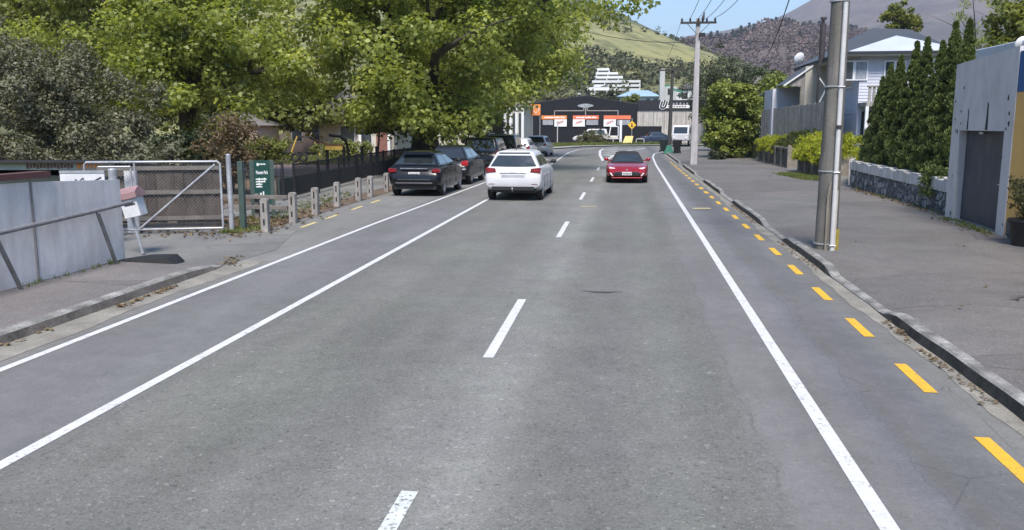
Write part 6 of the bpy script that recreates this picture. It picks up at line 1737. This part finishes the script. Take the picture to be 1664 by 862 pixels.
# behind the shops
for i, (px, Y, pyT, rx, mat, lab) in enumerate(((988, 190, 149, 2.6, 'leaf_dark', 'dark tree above the black shop roof, below the apartments'), (1022, 150, 153, 2.1, 'leaf_yel', 'bright yellow green bush above the right end of the black shop'),
                                               (1052, 275, 108, 9, 'leaf_red', 'wide red brown tree on the slope right of the apartments'), (1003, 215, 150, 3, 'leaf_dark', 'dark tree beside the blue roofed house'), (905, 150, 152, 4, 'leaf_olive', 'olive tree above the left end of the black shop'))):
    v = at(px, 240, Y); zt = at(px, pyT, Y).z; z0 = max(0, zt - rx * 2.2)
    tree('slope_tree', (v.x, Y, z0), (v.x, Y, zt - rx * .7), .2, [(v.x, Y, zt - rx * .85, rx, rx * .8, rx * .85), (v.x + .3 * rx, Y, zt - rx * 1.3, rx * .9, rx * .7, rx * .7)], 80, rx * .16, rx * .3, 60, .14 * rx, mat, lab, 90 + i, bark='bark2', nl=5)
# verge planting
v = at(967, 232, 104.5)
bush('flax_bush', [(v.x, 104.5, .95, 1.75, .9, .95), (v.x - 1.0, 104.3, .6, 1.2, .8, .6)], 90, .22, .4, 60, .22, 'leaf_olive', 'brown green bush on the verge in front of the white four wheel drive', 101, mode='spray', aspect=.25, zb=.1)
def grass(name, spots, seed, h, mat='blade', per=10):
    r_ = random.Random(seed); cl = []
    for (poly, n, z) in spots:
        xs = [p[0] for p in poly]; ys_ = [p[1] for p in poly]
        while n > 0:
            x, y = r_.uniform(min(xs), max(xs)), r_.uniform(min(ys_), max(ys_))
            ins = False
            for (a, b), (c, d) in zip(poly, poly[1:] + poly[:1]):
                if (b > y) != (d > y) and x < (c - a) * (y - b) / (d - b) + a: ins = not ins
            if ins: cl.append((x, y, z + h * .35, h * .6)); n -= 1
    o = leaves(name, cl, per, h, M[mat], None, seed, .16, 'spray', .5, up=1.2, out=.5)
    return tag(o, kind='stuff')
grass('grass', [([(6.6, 40.6), (7.1, 36.5), (8.0, 34.6), (8.15, 38.2), (8.1, 41)], 420, .14)], 5, .11)
mb = MB(); mb.add([(6.75, 40.3, .152), (7.2, 36.7, .152), (8.0, 35, .152), (8.15, 38.2, .152), (8.1, 41, .152)], [(0, 1, 2, 3, 4)]); struct(mb.build('grass_verge', M['grass']))
grass('grass', [(o2[0:5] + o3[4:-2][::-1] + [(-3, 104), (-9, 99.5), (-14, 92)], 900, .1)], 6, .3, per=8)
grass('weeds', [([(-8.75, 17.6), (-8.3, 17.6), (-7.9, 18.6), (-8.6, 18.7)], 90, .01), ([(-8.25, 6), (-8.19, 6), (-8.19, 13.2), (-8.25, 13.2)], 25, .11), ([(7.3, 18.6), (7.62, 18.6), (7.68, 21.6), (7.4, 21.6)], 60, .13), ([(7.85, 22.4), (8.0, 22.4), (8.0, 31.5), (7.9, 31.5)], 30, .12)], 7, .10, per=7)
grass('weeds', [([(-9.5, 19), (-8.4, 19), (-9, 29), (-10, 29)], 260, .01)], 8, .09, 'blade', 6)
grass('lawn_grass', [([(-24, 48), (-13.5, 48), (-13, 60), (-28, 60)], 500, .01)], 9, .3, per=6)

# potted shrub at the right edge
root = thing('potted_shrub', (7.40, 16.95, .13), 'black pot holding a grey green flowering shrub at the right edge', 'potted plant')
mb = MB(); mb.tube([(0, 0, 0), (0, 0, .42), (0, 0, .46), (0, 0, .5)], [.24, .31, .34, .335], 20); mb.build('pot', M['bin_black'], root, smooth=40)
cl = [(c[0], c[1], c[2], c[3]) for c in crown_clumps([(0, 0, .85, .45, .45, .45), (.05, .1, 1.1, .3, .3, .35)], 70, .08, .16, 5, .5, .42)]
leaves('foliage', cl, 42, .075, M['leaf_olive'], root, 5, .4, 'spray', 1.0, up=.5)
mb = MB()
for c in cl[:8]: mb.tube([(0, 0, .4), (c[0] * .5, c[1] * .5, c[2] * .7), c[:3]], [.015, .012, .004], 5)
mb.build('stems', M['bark2'], root)

# ================================================================ hills
def hillmat(name, stops, scale, zr, pale=None, pale_lim=.6, dark=None):
    m, t = newmat(name)
    p = t.pos()
    n1 = t.noise(p, scale, 6, .65, .5); n2 = t.noise(p, scale * 5, 5, .65)
    sp = t.n('ShaderNodeSeparateXYZ'); t.t.links.new(p, sp.inputs[0])
    h = t.maprange(sp.outputs[2], zr[0], zr[1])
    f = t.math('ADD', t.math('MULTIPLY', h, .6), t.math('ADD', t.math('MULTIPLY', t.math('SUBTRACT', n1, .5), 1.1), t.math('MULTIPLY', t.math('SUBTRACT', n2, .5), .35)), clamp=False)
    col = t.ramp(t.math('ADD', f, .2), stops)
    if pale:
        q = t.noise(t.pos((1, 1, .6)), scale * 2.2, 5, .6)
        col = t.mix(t.maprange(q, pale_lim - .05, pale_lim + .08, 0, .85), col, (*pale, 1))
    if dark:
        q = t.voro(t.pos((1, 1, 1)), scale * 6)
        col = t.mix(t.maprange(q, .1, .45, .6, 0), col, (*dark, 1))
    t.out(col, .95, spec=.15)
    return m
def hill(name, prof, Yr, Yf, mat, seed, rough, n=150, rows=42, xr=None, power=1.0):
    rg = np.random.default_rng(seed)
    pxs = np.linspace(prof[0][0], prof[-1][0], n)
    pys = np.interp(pxs, [p[0] for p in prof], [p[1] for p in prof])
    pts = []
    ph = rg.random(12) * 6.28
    def nz(x, y):
        s = rough
        return (math.sin(x / (28 * s) + ph[0] + .6 * math.sin(y / (31 * s) + ph[3])) * math.sin(y / (36 * s) + ph[1]) * 3.2 + math.sin(x / (11 * s) + ph[2]) * math.sin(y / (13 * s) + ph[4]) * 1.2 + math.sin(x / (5 * s) + y / (7 * s) + ph[5]) * .5) * s
    g = []
    for r_ in range(rows):
        t = r_ / (rows - 9)
        y = Yf + (Yr - Yf) * t
        row = []
        for px, py in zip(pxs, pys):
            q = at(float(px), float(py), Yr)
            if t <= 1: z = -2 + (q.z + 2) * (t ** power) + nz(q.x, y) * math.sin(min(1, t) * math.pi) ** .7
            else: z = q.z * (1 - (t - 1) * 1.6)
            row.append((q.x, y, z))
        g.append(row)
    mb = MB(); mb.grid(g)
    o = mb.build(name, mat, None, smooth=180, fixn=False)
    struct(o)
    return g
def scatter(name, g, n, seed, rmin, rmax, per, size, mat, sel, kind='stuff', flat=1.0, label=None, mode='leaf', tall=1.0):
    rg = random.Random(seed); cl = []; tries = 0
    R_ = len(g); C_ = len(g[0])
    while len(cl) < n and tries < n * 60:
        tries += 1
        u, v = rg.random() * (R_ - 1.01), rg.random() * (C_ - 1.01)
        i, j = int(u), int(v); a, b = u - i, v - j
        A, B, Cc, D = (Vector(g[i][j]), Vector(g[i][j + 1]), Vector(g[i + 1][j]), Vector(g[i + 1][j + 1]))
        p = A * (1 - a) * (1 - b) + B * (1 - a) * b + Cc * a * (1 - b) + D * a * b
        w_ = Vector(p) - CAM; d = w_.dot(FW)
        px, py = CXP + FPX * w_.dot(RT) / d, CYP - FPX * w_.dot(UP) / d
        pr = sel(px, py, i / (R_ - 9), math.sin(p.x * .021 + p.y * .013) + math.sin(p.x * .05 - p.y * .037))
        if rg.random() < pr:
            r_ = rg.uniform(rmin, rmax); 
            for k in range(max(1, int(tall))): cl.append((p.x, p.y, p.z + r_ * (.5 + k * 1.1), r_ * (1 - .28 * k)))
    o = leaves(name, cl, per, size, M[mat], None, seed, .85, mode, flat)
    return tag(o, kind='stuff')
M['hill_green'] = hillmat('grassy_hill', [(0, (.05, .06, .03)), (.3, (.15, .15, .07)), (.44, (.27, .255, .115)), (.54, (.24, .235, .11)), (.68, (.105, .12, .062)), (1, (.08, .095, .055))], .018, (0, 75), (.06, .07, .035), .60, (.05, .06, .03))
M['hill_brown'] = hillmat('cleared_forest_hill', [(0, (.06, .055, .057)), (.35, (.10, .08, .078)), (.7, (.14, .105, .10)), (1, (.16, .125, .115))], .011, (10, 130), (.235, .165, .13), .58)
M['hill_far'] = hillmat('far_mountain', [(0, (.05, .05, .042)), (.35, (.10, .08, .074)), (.6, (.15, .11, .10)), (1, (.175, .135, .12))], .006, (100, 520), (.17, .15, .12), .58, (.05, .055, .05))
M['leaf_hill'] = leafmat('hill_shrubs', [(0, (.035, .045, .022)), (.4, (.075, .085, .042)), (.75, (.14, .145, .07)), (1, (.24, .24, .12))], .15, .7, .03)
M['leaf_brown'] = leafmat('brown_forest', [(0, (.10, .075, .075)), (.45, (.145, .104, .097)), (.7, (.185, .132, .118)), (1, (.28, .20, .165))], .1, .8, .012)
M['leaf_pine'] = leafmat('ridge_pines', [(0, (.02, .028, .022)), (.6, (.045, .055, .042)), (1, (.08, .08, .06))], .1, .7, .02)
gA = hill('grassy_hill', [(-400, -150), (300, -110), (700, -70), (900, -28), (960, 4), (985, 14), (1010, 25), (1040, 39), (1070, 53), (1100, 67), (1130, 79), (1180, 104), (1230, 128), (1300, 158), (1400, 186), (1650, 199)], 520, 165, M['hill_green'], 3, 1.0)
def selA(px, py, t, nz):
    if px < 860 or px > 1300: return .03
    low = .85 if py > 100 else .35 if py > 82 else .07
    if 1040 < px < 1190 and 72 < py < 112: low *= .35
    return low * (.6 + .4 * nz)
scatter('hillside_shrubs', gA, 2400, 4, .9, 3.0, 26, 1.2, 'leaf_hill', selA)
gB = hill('forested_hill', [(200, 60), (800, 110), (1000, 100), (1060, 88), (1100, 74), (1130, 63), (1160, 64), (1180, 62), (1200, 57), (1220, 47), (1240, 37), (1262, 36), (1290, 40), (1340, 46), (1400, 55), (1480, 85), (1600, 110), (1900, 160)], 900, 470, M['hill_brown'], 8, 1.7)
scatter('hillside_forest', gB, 5200, 6, 1.3, 3.0, 14, 1.7, 'leaf_brown', lambda px, py, t, nz: (.9 if 1090 < px < 1440 else .02) * (.75 + .25 * nz) * (1 if t < 1 else .2), tall=2)
scatter('ridge_pines', gB, 240, 7, 1.4, 2.8, 24, 1.9, 'leaf_pine', lambda px, py, t, nz: (1 if .93 < t < 1.03 else .015) * (1 if 1150 < px < 1500 else 0) * (.5 + .5 * nz), tall=3, mode='spray')
hill('far_mountain', [(-200, 40), (700, 60), (1060, 72), (1100, 62), (1130, 57), (1180, 50), (1210, 43), (1250, 34), (1280, 22), (1310, 5), (1340, -12), (1400, -45), (1500, -80), (1620, -75), (1800, -30), (2300, 60)], 2700, 1250, M['hill_far'], 5, 6.0)

# unseen ring of hills added behind and beside the camera to block horizon glow
gb = []
for i in range(64):
    a = R(50 + 260 * i / 63)
    row = []
    for k, (rr, zz) in enumerate(((330, -3), (420, 22), (540, 62), (700, 105), (900, 60))):
        row.append((rr * math.sin(a), rr * math.cos(a), zz * (1 + .22 * math.sin(i * .9) + .12 * math.sin(i * 2.3 + k)) if zz > 0 else zz))
    gb.append(row)
mb = MB(); mb.grid(gb); struct(mb.build('valley_hills', M['hill_green'], None, smooth=180))
# air
HAZE = .00023
m = bpy.data.materials.new('haze_air'); m.use_nodes = True; nt = m.node_tree; nt.nodes.clear()
pv = nt.nodes.new('ShaderNodeVolumePrincipled'); pv.inputs['Color'].default_value = (.80, .88, 1.0, 1); pv.inputs['Density'].default_value = HAZE; pv.inputs['Anisotropy'].default_value = .2
om = nt.nodes.new('ShaderNodeOutputMaterial'); nt.links.new(pv.outputs[0], om.inputs['Volume'])
mb = MB(); mb.b2((-4100, -1000, -4.5), (4100, 6100, 640)); hz = mb.build('haze', m); tag(hz, kind='stuff')
sc.cycles.volume_bounces = 0
